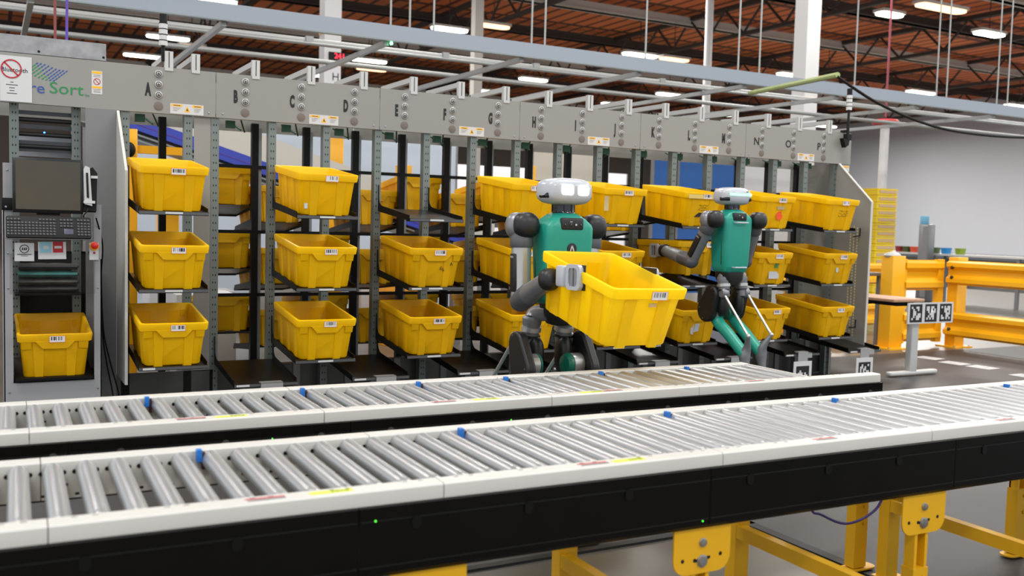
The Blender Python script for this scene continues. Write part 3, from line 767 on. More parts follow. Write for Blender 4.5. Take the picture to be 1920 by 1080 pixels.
# operator cabinet
q = lambda x: x - AX
YC = 1.665 - RY
b = new()
box(b, q(-1.366), q(-1.319), YC, YC + 0.01, 0.0, 1.64); box(b, q(-0.892), q(-0.852), YC, YC + 0.01, 0.0, 1.42)
box(b, q(-1.319), q(-0.892), YC, YC + 0.01, 0.0, 0.382)
box(b, q(-1.366), q(-1.36), YC, 0, 0.0, 1.42); box(b, q(-0.858), q(-0.852), YC, 0.0, 0.0, 1.10)
cab = part('cabinet_frame', b, mat('pale_grey_cabinet', (160, 160, 162), 0.45), sa)
part('panel_screw', lambda b: [turned(b, (q(x), YC, z), (q(x), YC - 0.004, z), [(0, 0.006), (0.003, 0.005), (0.004, 0.001)], 8) for x, z in ((-1.34, 0.33), (-0.872, 0.33), (-1.343, 0.93), (-0.872, 0.93), (-1.343, 1.13), (-1.343, 1.6))], BOLT, cab)
b = new(); box(b, q(-1.35), q(-0.865), 0.18, 0.19, 0.38, 1.12); box(b, q(-1.355), q(-0.86), YC + 0.012, 0.18, 0.37, 0.384); part('cabinet_back', b, BLKM, sa)
b = new(); prism(b, [(YC - 0.02, 0.392), (YC - 0.02, 0.408), (-0.0, 0.470), (-0.0, 0.456)], 'x', q(-1.31), q(-0.90)); part('cabinet_tray', b, BLK, sa)
b = new(); box(b, q(-1.335), q(-0.885), YC - 0.006, YC - 0.003, 0.895, 1.13)
GL = mat('smoky_acrylic', (70, 68, 62), 0.06, alpha=0.08, spec=0.2); part('clear_guard', b, GL, sa, label='clear plastic guard')
for x in (-1.295, -0.945): part('upright_post', post_bm, PERF, sa, (q(x), 0.14, 0), key='post')
b = new()
for z in (1.985, 1.90, 1.80, 1.755):
    box(b, q(-1.28), q(-0.96), 0.17, 0.19, z - 0.012, z + 0.012)
part('cabinet_crossbar', b, mat('dark_steel_bar', (70, 72, 76), 0.3, 0.6), sa)
b = new()
for z in (1.94, 1.85, 1.775): cyl(b, (q(-1.28), 0.16, z), (q(-0.96), 0.16, z), 0.014, n=10)
part('cabinet_roller', b, mat('dark_rubber', (30, 30, 32), 0.5), sa)
b = new(); box(b, q(-1.29), q(-0.95), 0.3, 0.32, 1.72, 1.87); part('cabinet_lamp_strip', b, mat('pale_backing', (190, 195, 205), 0.4), sa)
part('status_light', lambda b: ball(b, (q(-1.125), 0.155, 1.865), 0.006, n=8, m=6), mat('blue_led', (60, 120, 255), 0.5, emit=5), sa, label='blue status light')
# monitor mount
b = new(); rbox(b, (q(-1.128), YC - 0.012, 1.408), 0.49, 0.012, 0.07, 0.005, 0.003); part('monitor_mount', b, BLK, sa)
part('mount_screw', lambda b: [turned(b, (q(x), YC - 0.018, 1.392), (q(x), YC - 0.023, 1.392), [(0, 0.007), (0.004, 0.006), (0.005, 0.001)], 8) for x in (-1.352, -0.905)], BOLT, sa)

b = new(); box(b, -0.30, 0.30, -0.03, 0.10, -0.05, 0.055)
o = solo('cable_trunking', b, MOTTLE, 'mottled zinc cable trunking on top of the rack at the far left', 'trunking', (-1.08, RY + 0.035, 2.375))
part('trunking_bolt', lambda b: [turned(b, (x, -0.03, z), (x, -0.034, z), [(0, 0.008), (0.003, 0.007), (0.004, 0.001)], 8) for x, z in ((-0.08, -0.032), (0.285, -0.03))], BLKM, o)
def stack_light(at, label, h=0.24):
    t = thing('stack_light', label, 'signal light', at)
    part('stem', lambda b: cyl(b, (0, 0, 0), (0, 0, 0.1), 0.012, n=10), BLKM, t)
    for i in range(4):
        part('lens_ring', lambda b: cyl(b, (0, 0, 0), (0, 0, 0.03), 0.027, n=16), WHITE, t, (0, 0, 0.1 + i * 0.036), key='lensring')
        part('gasket', lambda b: cyl(b, (0, 0, 0), (0, 0, 0.006), 0.028, n=16), BLKM, t, (0, 0, 0.13 + i * 0.036), key='gasket')
    part('cap', lambda b: cyl(b, (0, 0, 0), (0, 0, 0.055), 0.024, n=16), BLKM, t, (0, 0, 0.244))
    return t
stack_light((-0.437, RY + 0.02, 2.36), 'black and white striped stack light standing above the letter A')
t = stack_light((5.706, RY - 0.05, 2.43), 'black and white striped stack light over the right end of the rack')
part('boom', lambda b: (cyl(b, (0, 0, -0.13), (0, 0, 0.0), 0.014, n=8), box(b, -0.012, 0.012, 0.0, 0.08, -0.110, -0.085)), BLKM, t)
part('camera_head', lambda b: (box(b, -0.035, 0.02, -0.03, 0.02, -0.185, -0.125), prism(b, [(-0.085, -0.17), (-0.005, -0.185), (-0.01, -0.23), (-0.05, -0.255)], 'y', -0.03, 0.02)), BLKM, t, label='black camera head')

# monitor, keyboard, scanner, stop button, cards, sign
t = thing('monitor', 'dark computer monitor standing over the keyboard at the left station', 'monitor', (-1.137, 1.60, 1.37))
part('casing', lambda b: rbox(b, (0, 0.012, 0.147), 0.365, 0.03, 0.31, 0.006, 0.003), BLKG, t)
part('screen', lambda b: box(b, -0.166, 0.166, -0.0045, -0.0035, 0.012, 0.288), mat('screen_painted_reflection', (58, 60, 60), 0.22, noise=0.3, nscale=2, rgb2=(74, 62, 34), contrast=(0.3, 0.75)), t)  # brownish mottling paints a tote's reflection into the screen colour
part('stand_neck', lambda b: box(b, -0.06, 0.06, 0.02, 0.045, -0.02, 0.12), BLKM, t)
t = thing('keyboard', 'black keyboard with touch pad tilted up under the monitor', 'keyboard', (-1.137, 1.53, 1.28), (R(62), 0, R(0.6)))
part('case', lambda b: rbox(b, (0, 0, 0), 0.436, 0.135, 0.02, 0.012, 0.004), BLKM, t)
part('rim', lambda b: rbox(b, (0, -0.001, -0.006), 0.442, 0.14, 0.008, 0.014, 0.002), mat('grey_keyboard_rim', (120, 122, 126), 0.35), t)
def keys(b):
    for r in range(6):
        for c in range(24):
            if 15 <= c <= 18 and r > 2: continue
            if c in (14, 19): continue
            if r == 0 and 4 <= c <= 8: continue
            x = -0.205 + c * 0.0178; y = 0.045 - r * 0.0175 - (0.004 if r else 0)
            rbox(b, (x, y, 0.011), 0.0145, 0.0138, 0.005, 0.002, 0.001, n=1)
kk = part('key_pattern', keys, mat('key_black', (34, 34, 36), 0.5), t)
def legends(b):
    for r in range(6):
        for c in range(24):
            if (15 <= c <= 18 and r > 2) or c in (14, 19) or (r == 0 and 4 <= c <= 8): continue
            x = -0.205 + c * 0.0178; y = 0.045 - r * 0.0175 - (0.004 if r else 0)
            box(b, x - 0.004, x - 0.0008, y - 0.0005, y + 0.004, 0.0136, 0.0139)
part('key_legends', legends, mat('legend_grey', (128, 128, 130), 0.6), kk)
part('touch_pad', lambda b: rbox(b, (0.098, -0.028, 0.0105), 0.048, 0.034, 0.003, 0.003, 0.001), mat('touch_pad_grey', (62, 66, 84), 0.4), t, label='blue grey touch pad')
t = thing('barcode_scanner', 'white hand scanner in its black holder beside the monitor', 'scanner', (-0.925, 1.60, 1.50))
part('holder', lambda b: prism(b, [(-0.03, -0.12), (0.04, -0.12), (0.045, 0.1), (0.02, 0.135), (-0.005, 0.12)], 'y', 0.0, 0.03), BLKM, t)
part('grip', lambda b: prism(b, [(-0.025, -0.08), (0.015, -0.09), (0.002, 0.13), (-0.02, 0.14), (-0.03, 0.12)], 'y', -0.03, 0.0), WHITE, t)
part('trigger', lambda b: prism(b, [(-0.014, -0.04), (-0.002, -0.045), (-0.008, 0.1), (-0.018, 0.1)], 'y', -0.036, -0.03), BLKM, t)
part('strap', lambda b: (box(b, -0.03, 0.03, -0.034, 0.0, -0.075, -0.06), box(b, 0.01, 0.046, -0.012, 0.0, 0.07, 0.085)), WHITE, t)
part('cable', lambda b: tube(b, smooth_pts([(0.0, -0.01, -0.09), (-0.012, -0.03, -0.12), (-0.03, -0.02, -0.15), (-0.01, 0.0, -0.19)], 4), 0.004, 6), BLKM, t)
t = thing('stop_button', 'red emergency stop button on a yellow plate at the cabinet corner', 'emergency stop', (-0.893, 1.66, 1.145))
part('box_cover', lambda b: box(b, -0.026, 0.024, -0.012, 0.0, -0.05, 0.05), WHITE, t)
part('yellow_plate', lambda b: turned(b, (0, -0.012, 0.03), (0, -0.02, 0.03), [(0, 0.026), (0.003, 0.026), (0.004, 0.022), (0.004, 0.001)], 20), AMBER, t)
part('button', lambda b: turned(b, (0, -0.016, 0.035), (0, -0.06, 0.035), [(0, 0.009), (0.012, 0.009), (0.013, 0.02), (0.022, 0.021), (0.027, 0.016), (0.029, 0.001)], 20), mat('stop_red', (214, 34, 30), 0.35), t)
part('lamp', lambda b: ball(b, (0, -0.013, -0.008), 0.007, n=8, m=6), REDI, t)
t = solo('info_card', lambda b: box(b, -0.05, 0.05, 0.0, 0.002, -0.052, 0.052), PAPER, 'white card with a black oval emblem below the keyboard', 'card', (-1.26, 1.64, 1.138))
part('emblem', lambda b: ring(b, (0, 0.018), 0.0205, 0.0245, -0.001, -0.0002), INK, t)
part('emblem_bars', lambda b: [prism(b, [(x - 0.004, 0.010), (x + 0.002, 0.010), (x + 0.005, 0.025), (x - 0.001, 0.025)], 'y', -0.001, 0) for x in (-0.01, 0.0, 0.009)], INK, t)
part('print_line', lambda b: (box(b, -0.036, 0.036, -0.0006, 0, -0.016, -0.011), box(b, -0.018, 0.018, -0.0006, 0, -0.024, -0.021)), mat('print_dark', (70, 70, 70), 0.6), t)
t = solo('notice_card', lambda b: box(b, -0.073, 0.073, 0.0, 0.002, -0.05, 0.05), PAPER, 'white card with a light blue and a red square below the keyboard', 'card', (-1.117, 1.64, 1.148), (0, R(-1), 0))
part('blue_square', lambda b: box(b, -0.062, -0.004, -0.0006, 0, -0.012, 0.05), mat('pale_blue_ink', (150, 208, 226), 0.6), t)
part('red_square', lambda b: box(b, 0.004, 0.058, -0.0006, 0, -0.012, 0.05), REDI, t)
part('label_patch', lambda b: (box(b, 0.012, 0.050, -0.0012, -0.0006, 0.012, 0.026), box(b, -0.045, -0.018, -0.0012, -0.0006, 0.008, 0.028)), PAPER, t)
t = solo('warning_sign', lambda b: prism(b, [(-0.086, -0.136), (0.086, -0.136), (0.086, 0.136), (-0.086, 0.136)], 'y', 0.0, 0.0015), PAPER, 'white sign with a red crossed out circle taped over the logo', 'sign', (-1.285, RY - 0.0035, 2.165))
text('sign_word', 'Bluetooth', 0.036, INK, t, (-0.008, -0.0006, 0.052))
part('ban_circle', lambda b: ring(b, (-0.025, 0.058), 0.049, 0.057, -0.0022, -0.0008), REDI, t)
part('ban_bar', lambda b: prism(b, [(-0.065, 0.092), (-0.059, 0.098), (0.014, 0.024), (0.008, 0.018)], 'y', -0.0022, -0.0012), REDI, t)
part('blue_mark', lambda b: ball(b, (-0.076, -0.0006, 0.058), 0.007, 0.0008, 0.014, n=12, m=8), mat('royal_blue_ink', (40, 70, 190), 0.5), t)
part('print_line', lambda b: [box(b, -0.022 - w, -0.022 + w, -0.0006, 0, z - 0.0022, z + 0.0022) for w, z in ((0.008, -0.021), (0.032, -0.037), (0.015, -0.055), (0.013, -0.071), (0.027, -0.088))], mat('print_dark', (70, 70, 70), 0.6), t)
# folded packs stored behind the guard
for i, (z, rgb, lbl) in enumerate(((0.89, (70, 68, 66), 'lowest dark grey roll in the cabinet behind the guard'), (0.935, (92, 90, 86), 'grey roll under the teal roll in the cabinet'), (0.982, (70, 146, 140), 'teal rolled liner in the cabinet behind the guard'), (1.03, (52, 50, 50), 'topmost dark roll in the cabinet behind the guard'))):
    def f(b):
        n = 14; loops = []
        for k in range(9):
            x = -0.165 + 0.33 * k / 8; s = 1 + 0.08 * math.sin(k * 2.1 + i)
            loops.append([(x, 0.06 * s * math.cos(2 * math.pi * a / n), 0.0212 * s * math.sin(2 * math.pi * a / n)) for a in range(n)])
        loft(b, loops)
    solo('liner_roll', f, mat('liner_%d' % i, rgb, 0.7, noise=0.3, nscale=30), lbl, 'rolled liner', (-1.115, RY + 0.03, z), group='rolls in the cabinet')
b = new(); box(b, q(-1.3), q(-0.93), -0.06, 0.14, 0.855, 0.866); part('cabinet_shelf', b, BLKM, sa)
for i, dx in enumerate((0, 0.022)):
    solo('hanging_cable', lambda b: tube(b, smooth_pts([(-0.885, 1.62, 1.34), (-0.838, 1.75, 1.18), (-0.822, 2.0, 0.97), (-0.815 + dx * 0.3, 2.0, 0.635), (-0.791 + dx, 2.0, 0.431), (-0.753 + dx * 1.6, 2.0, 0.218), (-0.74 + dx * 2, 2.0, 0.02)], 6), 0.0045, 6), BLKM, ('black cable hanging closest to the operator cabinet', 'black cable hanging beside the other one, nearer the side plate')[i], 'cable', group='black cables beside the cabinet')

# ================================================================ TOTES
TW, TL, TH = 0.40, 0.60, 0.265
def tote_body(b, plain=False):
    spec = [(0.0, 0.318, 0.518, 0.03), (0.006, 0.325, 0.525, 0.03), (0.205, 0.362, 0.562, 0.03), (0.214, 0.366, 0.566, 0.03), (0.220, 0.392, 0.592, 0.026), (0.256, 0.40, 0.60, 0.026), (0.264, 0.397, 0.597, 0.025), (0.265, 0.392, 0.592, 0.025),
            (0.265, 0.368, 0.568, 0.025), (0.258, 0.360, 0.560, 0.025), (0.06, 0.326, 0.526, 0.025), (0.012, 0.314, 0.514, 0.025)]
    loft(b, [[(x, y, z) for x, y in rrect(w, l, r, 4)] for z, w, l, r in spec])
    for s in (-1, 1):
        yb = s * 0.2605; yt = s * 0.281
        for x0 in (-0.088, 0.088):      # tapering pilasters with feet
            lo = [(x0 * 0.95 - 0.026, yb - s * 0.004), (x0 * 0.95 + 0.026, yb - s * 0.004), (x0 * 0.95 + 0.020, yb + s * 0.008), (x0 * 0.95 - 0.020, yb + s * 0.008)]
            hi = [(x0 - 0.034, yt - s * 0.006), (x0 + 0.034, yt - s * 0.006), (x0 + 0.030, yt + s * 0.006), (x0 - 0.030, yt + s * 0.006)]
            loft(b, [[(x, y, -0.008) for x, y in lo], [(x, y, 0.219) for x, y in hi]])
        if not plain: prism(b, [(-0.105, 0.224), (0.105, 0.224), (0.066, 0.180), (-0.066, 0.180)], 'y', s * 0.279, s * 0.2985)
        for x in (() if plain else (-0.150, 0.150)): loft(b, [[(x - 0.024, s * 0.272, 0.176), (x + 0.024, s * 0.272, 0.176), (x + 0.024, s * 0.286, 0.176), (x - 0.024, s * 0.286, 0.176)], [(x - 0.026, s * 0.274, 0.224), (x + 0.026, s * 0.274, 0.224), (x + 0.026, s * 0.294, 0.224), (x - 0.026, s * 0.294, 0.224)]])
        for y in (-0.17, 0.0, 0.17):
            lo = [(s * 0.158, y - 0.045), (s * 0.158, y + 0.045), (s * 0.1645, y + 0.030), (s * 0.1645, y - 0.030)]
            hi = [(s * 0.178, y - 0.05), (s * 0.178, y + 0.05), (s * 0.1845, y + 0.036), (s * 0.1845, y - 0.036)]
            loft(b, [[(x, yy, 0.0) for x, yy in lo], [(x, yy, 0.219) for x, yy in hi]])
def label_bm(b): box(b, -0.043, 0.043, -0.0012, 0, -0.0195, 0.0195)
def tote(label, at, rot, m, lx=0.02, group='yellow totes on the front of the rack', barcode=True, plain=False):
    t = thing('tote', label, 'tote', at, rot, group)
    part('tote_body', lambda b: tote_body(b, plain), m, t, key=('tote', m.name, plain))
    if barcode: part('barcode_label', label_bm, BAR, t, (lx, -0.3004, 0.236), (R(-1.5), 0, 0), key='barlabel')
    return t
LV = {'top': 1.386, 'middle': 0.92, 'lowest': 0.455}
TILT = math.atan(SLOPE)
TOTES = {}
def shelf_tote(L, lev, m, lx=0.02, dx=0.0, dy=0.0):
    k = -1.4576 if L == 'A' else ord(L) - 66
    x = X0 + PITCH * k + 0.20 + dx; y = RY - 0.305 + dy
    z = LV[lev] + (0.59 - 0.305 + dy) * SLOPE + 0.010
    TOTES[L + lev] = tote('yellow tote on the %s shelf of the rack, in the column under the letter %s' % (lev, L), (x, y, z), (TILT, 0, 0), m, lx, plain=(lev == 'top'))
for L in 'ACEGIKMO':
    for lev in LV:
        if (L == 'E' and lev == 'top') or (L == 'K' and lev == 'middle'): continue
        shelf_tote(L, lev, YEL_OLD if (lev != 'top' and L not in 'AC') else YEL, {'G': -0.01, 'M': 0.04}.get(L, 0.02), dx=random.uniform(-0.004, 0.004), dy=random.uniform(-0.012, 0.006))
tote('yellow tote under the letter K held level between the hands of the far robot', (3.5525, 1.845, 1.008), (0, 0, 0), YEL_OLD, 0.11)
tote('yellow tote low in the operator cabinet at the far left under the keyboard', (-1.103, 1.945, 0.436), (R(6.6), 0, 0), YEL_OLD, 0.01)
m = Matrix.Rotation(R(1.02), 3, 'Z') @ Matrix.Rotation(R(0.97), 3, 'Y') @ Matrix.Rotation(R(13.2), 3, 'X')
p = Vector((1.002, -0.953, 1.184)) - m @ Vector((0, 0, TH))
HT = tote('big bright yellow tote held out by the near robot over the far conveyor', p, (R(13.2), R(0.97), R(1.02)), translucent(mat('tote_plastic_bright', (255, 218, 0), 0.4, noise=0.04, nscale=6, spec=0.4), 0.45), 0.045, 'tote in the hands of the near robot', plain=True)
part('tape_patch', lambda b: box(b, -0.02, 0.02, -0.001, 0.001, -0.008, 0.008), mat('tan_tape', (206, 176, 110), 0.6), HT, (0.025, -0.290, 0.192), (R(-8), 0, 0), label='tan tape scrap')
# marks on some totes
def mark(t, name, b, m, at, label=None): return part(name, b, m, t, at, (R(-5.5), 0, 0), label=label)
def scribble(n, w, h, seed, r=0.0016):
    rnd = random.Random(seed)
    def f(b):
        pts = [(-w / 2 + w * i / n + rnd.uniform(-w, w) * 0.04, 0, rnd.uniform(-h, h) / 2) for i in range(n + 1)]
        tube(b, pts, r, 5)
    return f
E6 = TOTES['Emiddle']
text('handwriting', 'A', 0.032, INK, E6, (0.115, -0.2835, 0.155), rot=(R(-5.5), 0, 0)); text('handwriting', '5/6', 0.032, INK, E6, (0.05, -0.2785, 0.12), rot=(R(-5.5), R(30), 0))
KT = TOTES['Ktop']
mark(KT, 'tape_strip', lambda b: box(b, -0.17, 0.14, -0.001, 0.001, -0.018, 0.018), mat('clear_tape', (236, 206, 120), 0.3), (0, -0.2995, 0.236), 'clear tape')
for i in range(3): mark(KT, 'handwriting', scribble(14, 0.09 - 0.02 * (i == 1), 0.014, i + 3), INK, (0.0, -0.2845 + i * 0.002, 0.165 - i * 0.02))
mark(KT, 'black_arrow', lambda b: (prism(b, [(-0.08, 0.0), (-0.03, 0.035), (0.03, 0.035), (-0.02, 0.0)], 'y', -0.001, 0.001), prism(b, [(-0.02, -0.035), (0.03, 0.0), (0.08, 0.0), (0.03, -0.035)], 'y', -0.001, 0.001)), INK, (0.0, -0.276, 0.07), 'black slanted arrow mark')
MT = TOTES['Mtop']
mark(MT, 'red_dot', lambda b: turned(b, (0, 0, 0), (0, -0.001, 0), [(0, 0.036), (0.0008, 0.036), (0.001, 0.001)], 24), mat('orange_red_dot', (246, 84, 22), 0.5), (0.04, -0.2785, 0.105), 'orange red round sticker')
mark(MT, 'faded_label', lambda b: box(b, -0.04, 0.04, -0.001, 0.001, -0.014, 0.014), mat('faded_label_paper', (206, 180, 130), 0.6), (0.04, -0.2865, 0.172), 'faded label')
OT = TOTES['Otop']
for i in range(3): mark(OT, 'handwriting', scribble(16, 0.11, 0.016, 20 + i), mat('brown_ink', (120, 84, 20), 0.6), (0.02, -0.2845 + i * 0.002, 0.165 - i * 0.022))
mark(TOTES['Omiddle'], 'paper_scrap', lambda b: box(b, -0.014, 0.014, -0.001, 0.001, -0.02, 0.02), PAPER, (-0.02, -0.279, 0.12), 'small paper scrap')
mark(TOTES['Mmiddle'], 'paper_scrap', lambda b: box(b, -0.055, 0.055, -0.001, 0.001, -0.03, 0.03), PAPER, (0.02, -0.2765, 0.075), 'torn white label')
mark(TOTES['Mmiddle'], 'green_sticker', lambda b: prism(b, [(-0.02, -0.018), (0.012, -0.018), (0.022, 0.018), (-0.01, 0.018)], 'y', -0.001, 0.001), GREENI, (0.03, -0.284, 0.155), 'green sticker')
mark(TOTES['Klowest'], 'torn_label', lambda b: (prism(b, [(-0.05, -0.04), (-0.025, -0.05), (-0.015, 0.03), (-0.045, 0.04)], 'y', -0.001, 0.001), prism(b, [(-0.02, -0.03), (0.03, -0.02), (0.045, 0.05), (0.0, 0.05)], 'y', -0.001, 0.001)), PAPER, (-0.03, -0.279, 0.115), 'torn white label remains')
mark(TOTES['Ctop'], 'small_label', lambda b: box(b, -0.011, 0.011, -0.001, 0.001, -0.017, 0.017), PAPER, (-0.135, -0.2705, 0.055), 'small white label')
mark(TOTES['Itop'], 'paper_tag', lambda b: box(b, -0.02, 0.02, -0.001, 0.001, -0.055, 0.055), mat('buff_paper', (222, 196, 140), 0.6), (-0.165, -0.285, 0.15), 'buff paper tag')
# rear side totes
for k in range(0, 10):
    zs = (1.386, 0.92, 0.455) if k % 2 == 0 else (1.265, 0.80, 0.335)
    for lev, zf in zip(('top', 'middle', 'lowest'), zs):
        if k in (3,) and lev == 'top': pass
        y = RY + 0.56 + 0.305; z = zf + (0.59 - 0.305) * SLOPE + 0.010
        tote('yellow tote on the back of the rack, %s level, behind the letter %s' % (lev, 'BCDEFGHIJK'[k]), (X0 + PITCH * k + 0.20, y, z), (TILT, 0, R(180)), YEL_OLD, 0.02, 'yellow totes on the back of the rack', barcode=(k % 2 == 0))

# fiducial marker boards hanging from two trays
def fiducial(parent, at, s, seed, cells=6):
    rnd = random.Random(seed)
    b = new(); box(b, -s, s, -0.0012, -0.0002, -s, s); k = part('marker_square', b, INK, parent, at)
    b = new(); c = 2 * s / (cells + 2)
    for i in range(cells):
        for j in range(cells):
            if rnd.random() < 0.45:
                x = -s + (i + 1) * c; z = -s + (j + 1) * c; box(b, x, x + c, -0.002, -0.0012, z, z + c)
    part('marker_cells', b, PAPER, k)
def bit_mark(parent, at, w, h, rows):
    b = new(); box(b, -w / 2, w / 2, -0.0012, -0.0002, -h / 2, h / 2); k = part('marker_square', b, INK, parent, at)
    b = new(); n = len(rows); cx, cz = w / (n + 2), h / (n + 2)
    for j, r in enumerate(rows):
        for i, ch in enumerate(r):
            if ch == '#': box(b, -w / 2 + (i + 1) * cx, -w / 2 + (i + 2) * cx, -0.002, -0.0012, h / 2 - (j + 2) * cz, h / 2 - (j + 1) * cz)
    part('marker_cells', b, PAPER, k)
for x, lb_, rows in ((4.687, 'black and white marker plate hanging from the tray under the letter N', ['......', '.#....', '###.#.', '..#.##', '.##..#', '#.#.#.']), (5.441, 'black and white marker plate hanging from the tray under the letter P', ['.#...#', '##.#..', '#.##..', '#.#.##', '...#.#', '.#.#.#'])):
    t = thing('marker_plate', lb_, 'marker plate', (x, 1.497, 0.17), group='marker plates under the trays')
    part('plate', lambda b: box(b, -0.105, 0.105, 0, 0.004, -0.11, 0.095), PAPER, t, key='mplate')
    part('hanger', lambda b: (box(b, -0.055, 0.055, 0.002, 0.006, 0.09, 0.175), box(b, -0.055, 0.055, 0.0, 0.05, 0.172, 0.178)), ALU, t, key='mhang')
    bit_mark(t, (0, 0, -0.02), 0.15, 0.15, rows)

# ================================================================ ROBOTS
def robot(label, at, rz, tb, tt, hz, dz, arms, legs_x, front, head_yaw=0.0, lean=0.0):
    t = thing('humanoid_robot', label, 'robot', at, (0, 0, R(rz)), 'teal humanoid robots')
    H = tt - tb
    prof = [(0.0, 0.19, 0.14), (0.010, 0.215, 0.158), (0.05, 0.236, 0.172), (0.20, 0.252, 0.180), (0.34, 0.268, 0.182), (0.386, 0.268, 0.180), (0.402, 0.255, 0.174), (0.430, 0.195, 0.155), (0.450, 0.140, 0.130), (0.458, 0.11, 0.11)]
    b = new(); loft(b, [[(x, y, tb + z * H / 0.458) for x, y in rrect(w, d, 0.034, 6)] for z, w, d in prof])
    torso = part('torso', b, TEAL, t)
    # seams and cameras on the torso
    yf = 0.0925
    b = new(); rbox(b, (0, 0, 0), 0.128, 0.03, 0.058, 0.012, 0.008); 
    cp = part('camera_panel', b, RBLK, torso, (0.0, (yf - 0.010) * front, tt - 0.052), (0, 0, 0 if front > 0 else R(180)))
    b = new()
    for x, z, r in ((-0.045, -0.006, 0.006), (-0.016, -0.004, 0.010), (0.014, -0.006, 0.007), (0.044, -0.006, 0.006)): turned(b, (x, 0.0145, z), (x, 0.018, z), [(0, r), (0.002, r), (0.003, r * 0.6), (0.001, 0.001)], 12)
    part('lens', b, LENS, cp)
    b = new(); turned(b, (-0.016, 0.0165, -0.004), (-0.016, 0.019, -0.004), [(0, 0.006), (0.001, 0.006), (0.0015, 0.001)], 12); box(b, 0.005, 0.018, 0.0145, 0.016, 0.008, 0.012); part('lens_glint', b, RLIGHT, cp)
    b = new(); rbox(b, (0, 0, tt + 0.004), 0.10, 0.10, 0.022, 0.045, 0.008); part('collar', b, RBLK, torso)
    if front > 0:
        lg = part('chest_emblem', lambda b: turned(b, (0, yf - 0.001, tb + 0.28), (0, yf + 0.002, tb + 0.28), [(0, 0.027), (0.0022, 0.027), (0.0026, 0.025), (0.0026, 0.001)], 28), RBLK, torso)
        part('emblem_mark', lambda b: (prism(b, [(-0.013, tb + 0.268), (-0.006, tb + 0.268), (0.004, tb + 0.296), (-0.003, tb + 0.296)], 'y', yf + 0.0015, yf + 0.0025), prism(b, [(-0.002, tb + 0.296), (0.004, tb + 0.296), (0.012, tb + 0.268), (0.006, tb + 0.268)], 'y', yf + 0.0015, yf + 0.0025)), WHITE, lg)
    else:
        for z in (tt - 0.095, tb + 0.04):
            part('handle_bar', lambda b: (cyl(b, (-0.055, -yf - 0.028, z), (0.055, -yf - 0.028, z), 0.006, n=10), cyl(b, (-0.05, -yf - 0.028, z), (-0.05, -yf + 0.012, z), 0.005, n=8), cyl(b, (0.05, -yf - 0.028, z), (0.05, -yf + 0.012, z), 0.005, n=8)), RWHITE, torso, label='white grab handle')
    for s in (-1, 1):
        part('torso_seam', lambda b: tube(b, [(s * 0.1225, -0.045, tb + 0.06), (s * 0.1265, -0.045, tb + 0.20), (s * 0.1285, -0.045, tb + 0.33)], 0.002, 5), RBLK, torso)
    # neck and head
    b = new(); turned(b, (0, 0, tt - 0.01), (0, 0, hz), [(0, 0.062), (0.012, 0.056), (0.02, 0.053), (0.075, 0.053), (0.08, 0.06)], 24); nk = part('neck', b, mat('neck_dark_blue', (22, 32, 44), 0.15), t)
    b = new()
    for k in range(8):
        a = R(45 * k + 20); box(b, 0.053 * math.cos(a) - 0.004, 0.053 * math.cos(a) + 0.004, 0.053 * math.sin(a) - 0.004, 0.053 * math.sin(a) + 0.004, tt + 0.006, tt + 0.065)
    part('neck_bar', b, BLKG, nk)
    hd = part('head', lambda b: ball(b, (0, 0, 0), 0.139, 0.093, 0.066, 36, 20, 0.62), RWHITE, t, (0, 0.005, hz), (R(-lean), 0, R(head_yaw)))
    if front > 0:
        for x in (-0.047, 0.047):
            part('eye', lambda b: prism(b, [(px, pz) for px, pz in rrect(0.070, 0.050, 0.014, 5)], 'y', 0.060, 0.0932), GLOW, hd, (x, 0, 0.006), label='glowing white square eye')
    else:
        part('led_bar', lambda b: prism(b, [(px, pz) for px, pz in rrect(0.20, 0.018, 0.005, 4)], 'y', -0.0932, -0.05), GLOWG, hd, (0.006, 0, 0.012), label='pale green light bar')
        text('head_mark', 'digit', 0.012, INK, hd, (0.065, -0.0915, 0.036))
    for s in (-1, 1):
        part('side_camera', lambda b: rbox(b, (0, 0, 0), 0.022, 0.075, 0.026, 0.006, 0.005), LENS, hd, (s * (0.126 if front > 0 else 0.116), 0.012 if front > 0 else -0.057, -0.022), (0, 0, 0 if front > 0 else R(-s * 35)))
    # arms
    for (S, E, W, G, s) in arms:
        S, E, W, G = (Vector(v) for v in (S, E, W, G))
        d = (E - S).normalized(); L = (E - S).length
        part('shoulder_cover', lambda b: ball(b, (S.x - s * 0.008, S.y + 0.03 * front, S.z + 0.008), 0.066, 0.058, 0.064, 20, 14, 0.85), RBLK, t, label='black shoulder cover')
        b = new(); ball(b, (S.x + s * 0.016, S.y - 0.022 * front, S.z + 0.004), 0.056, 0.056, 0.066, 18, 12, 0.9); part('shoulder', b, RGREY, t)
        b = new(); turned(b, S, E, [(0.02, 0.046), (0.05, 0.056), (0.095, 0.057), (0.10, 0.0535)], 20); part('arm_collar', b, RDARK, t)
        b = new(); turned(b, S, E, [(0.098, 0.0535), (0.102, 0.049), (L * 0.8, 0.047), (L - 0.03, 0.05), (L, 0.05)], 20); ua = part('upper_arm', b, RLIGHT if front > 0 else RGREY, t)
        n = Vector((s, 0, 0)) if abs(d.x) < 0.6 else Vector((0, 1, 0)); n = (n - d * n.dot(d)).normalized(); c = d.cross(n)
        Mx = Matrix((c, n, -d)).transposed().to_4x4(); Mx.translation = S + d * (L * 0.62) + n * 0.036 
        b = new(); rbox(b, (0, 0, 0), 0.052, 0.034, L * 0.52, 0.012, 0.006, Mx); ap = part('arm_panel', b, RBLK, ua)
        b = new(); box(b, -0.014, 0.014, 0.0165, 0.018, L * 0.2, L * 0.2 + 0.01, Mx); part('panel_mark', b, RLIGHT, ap)
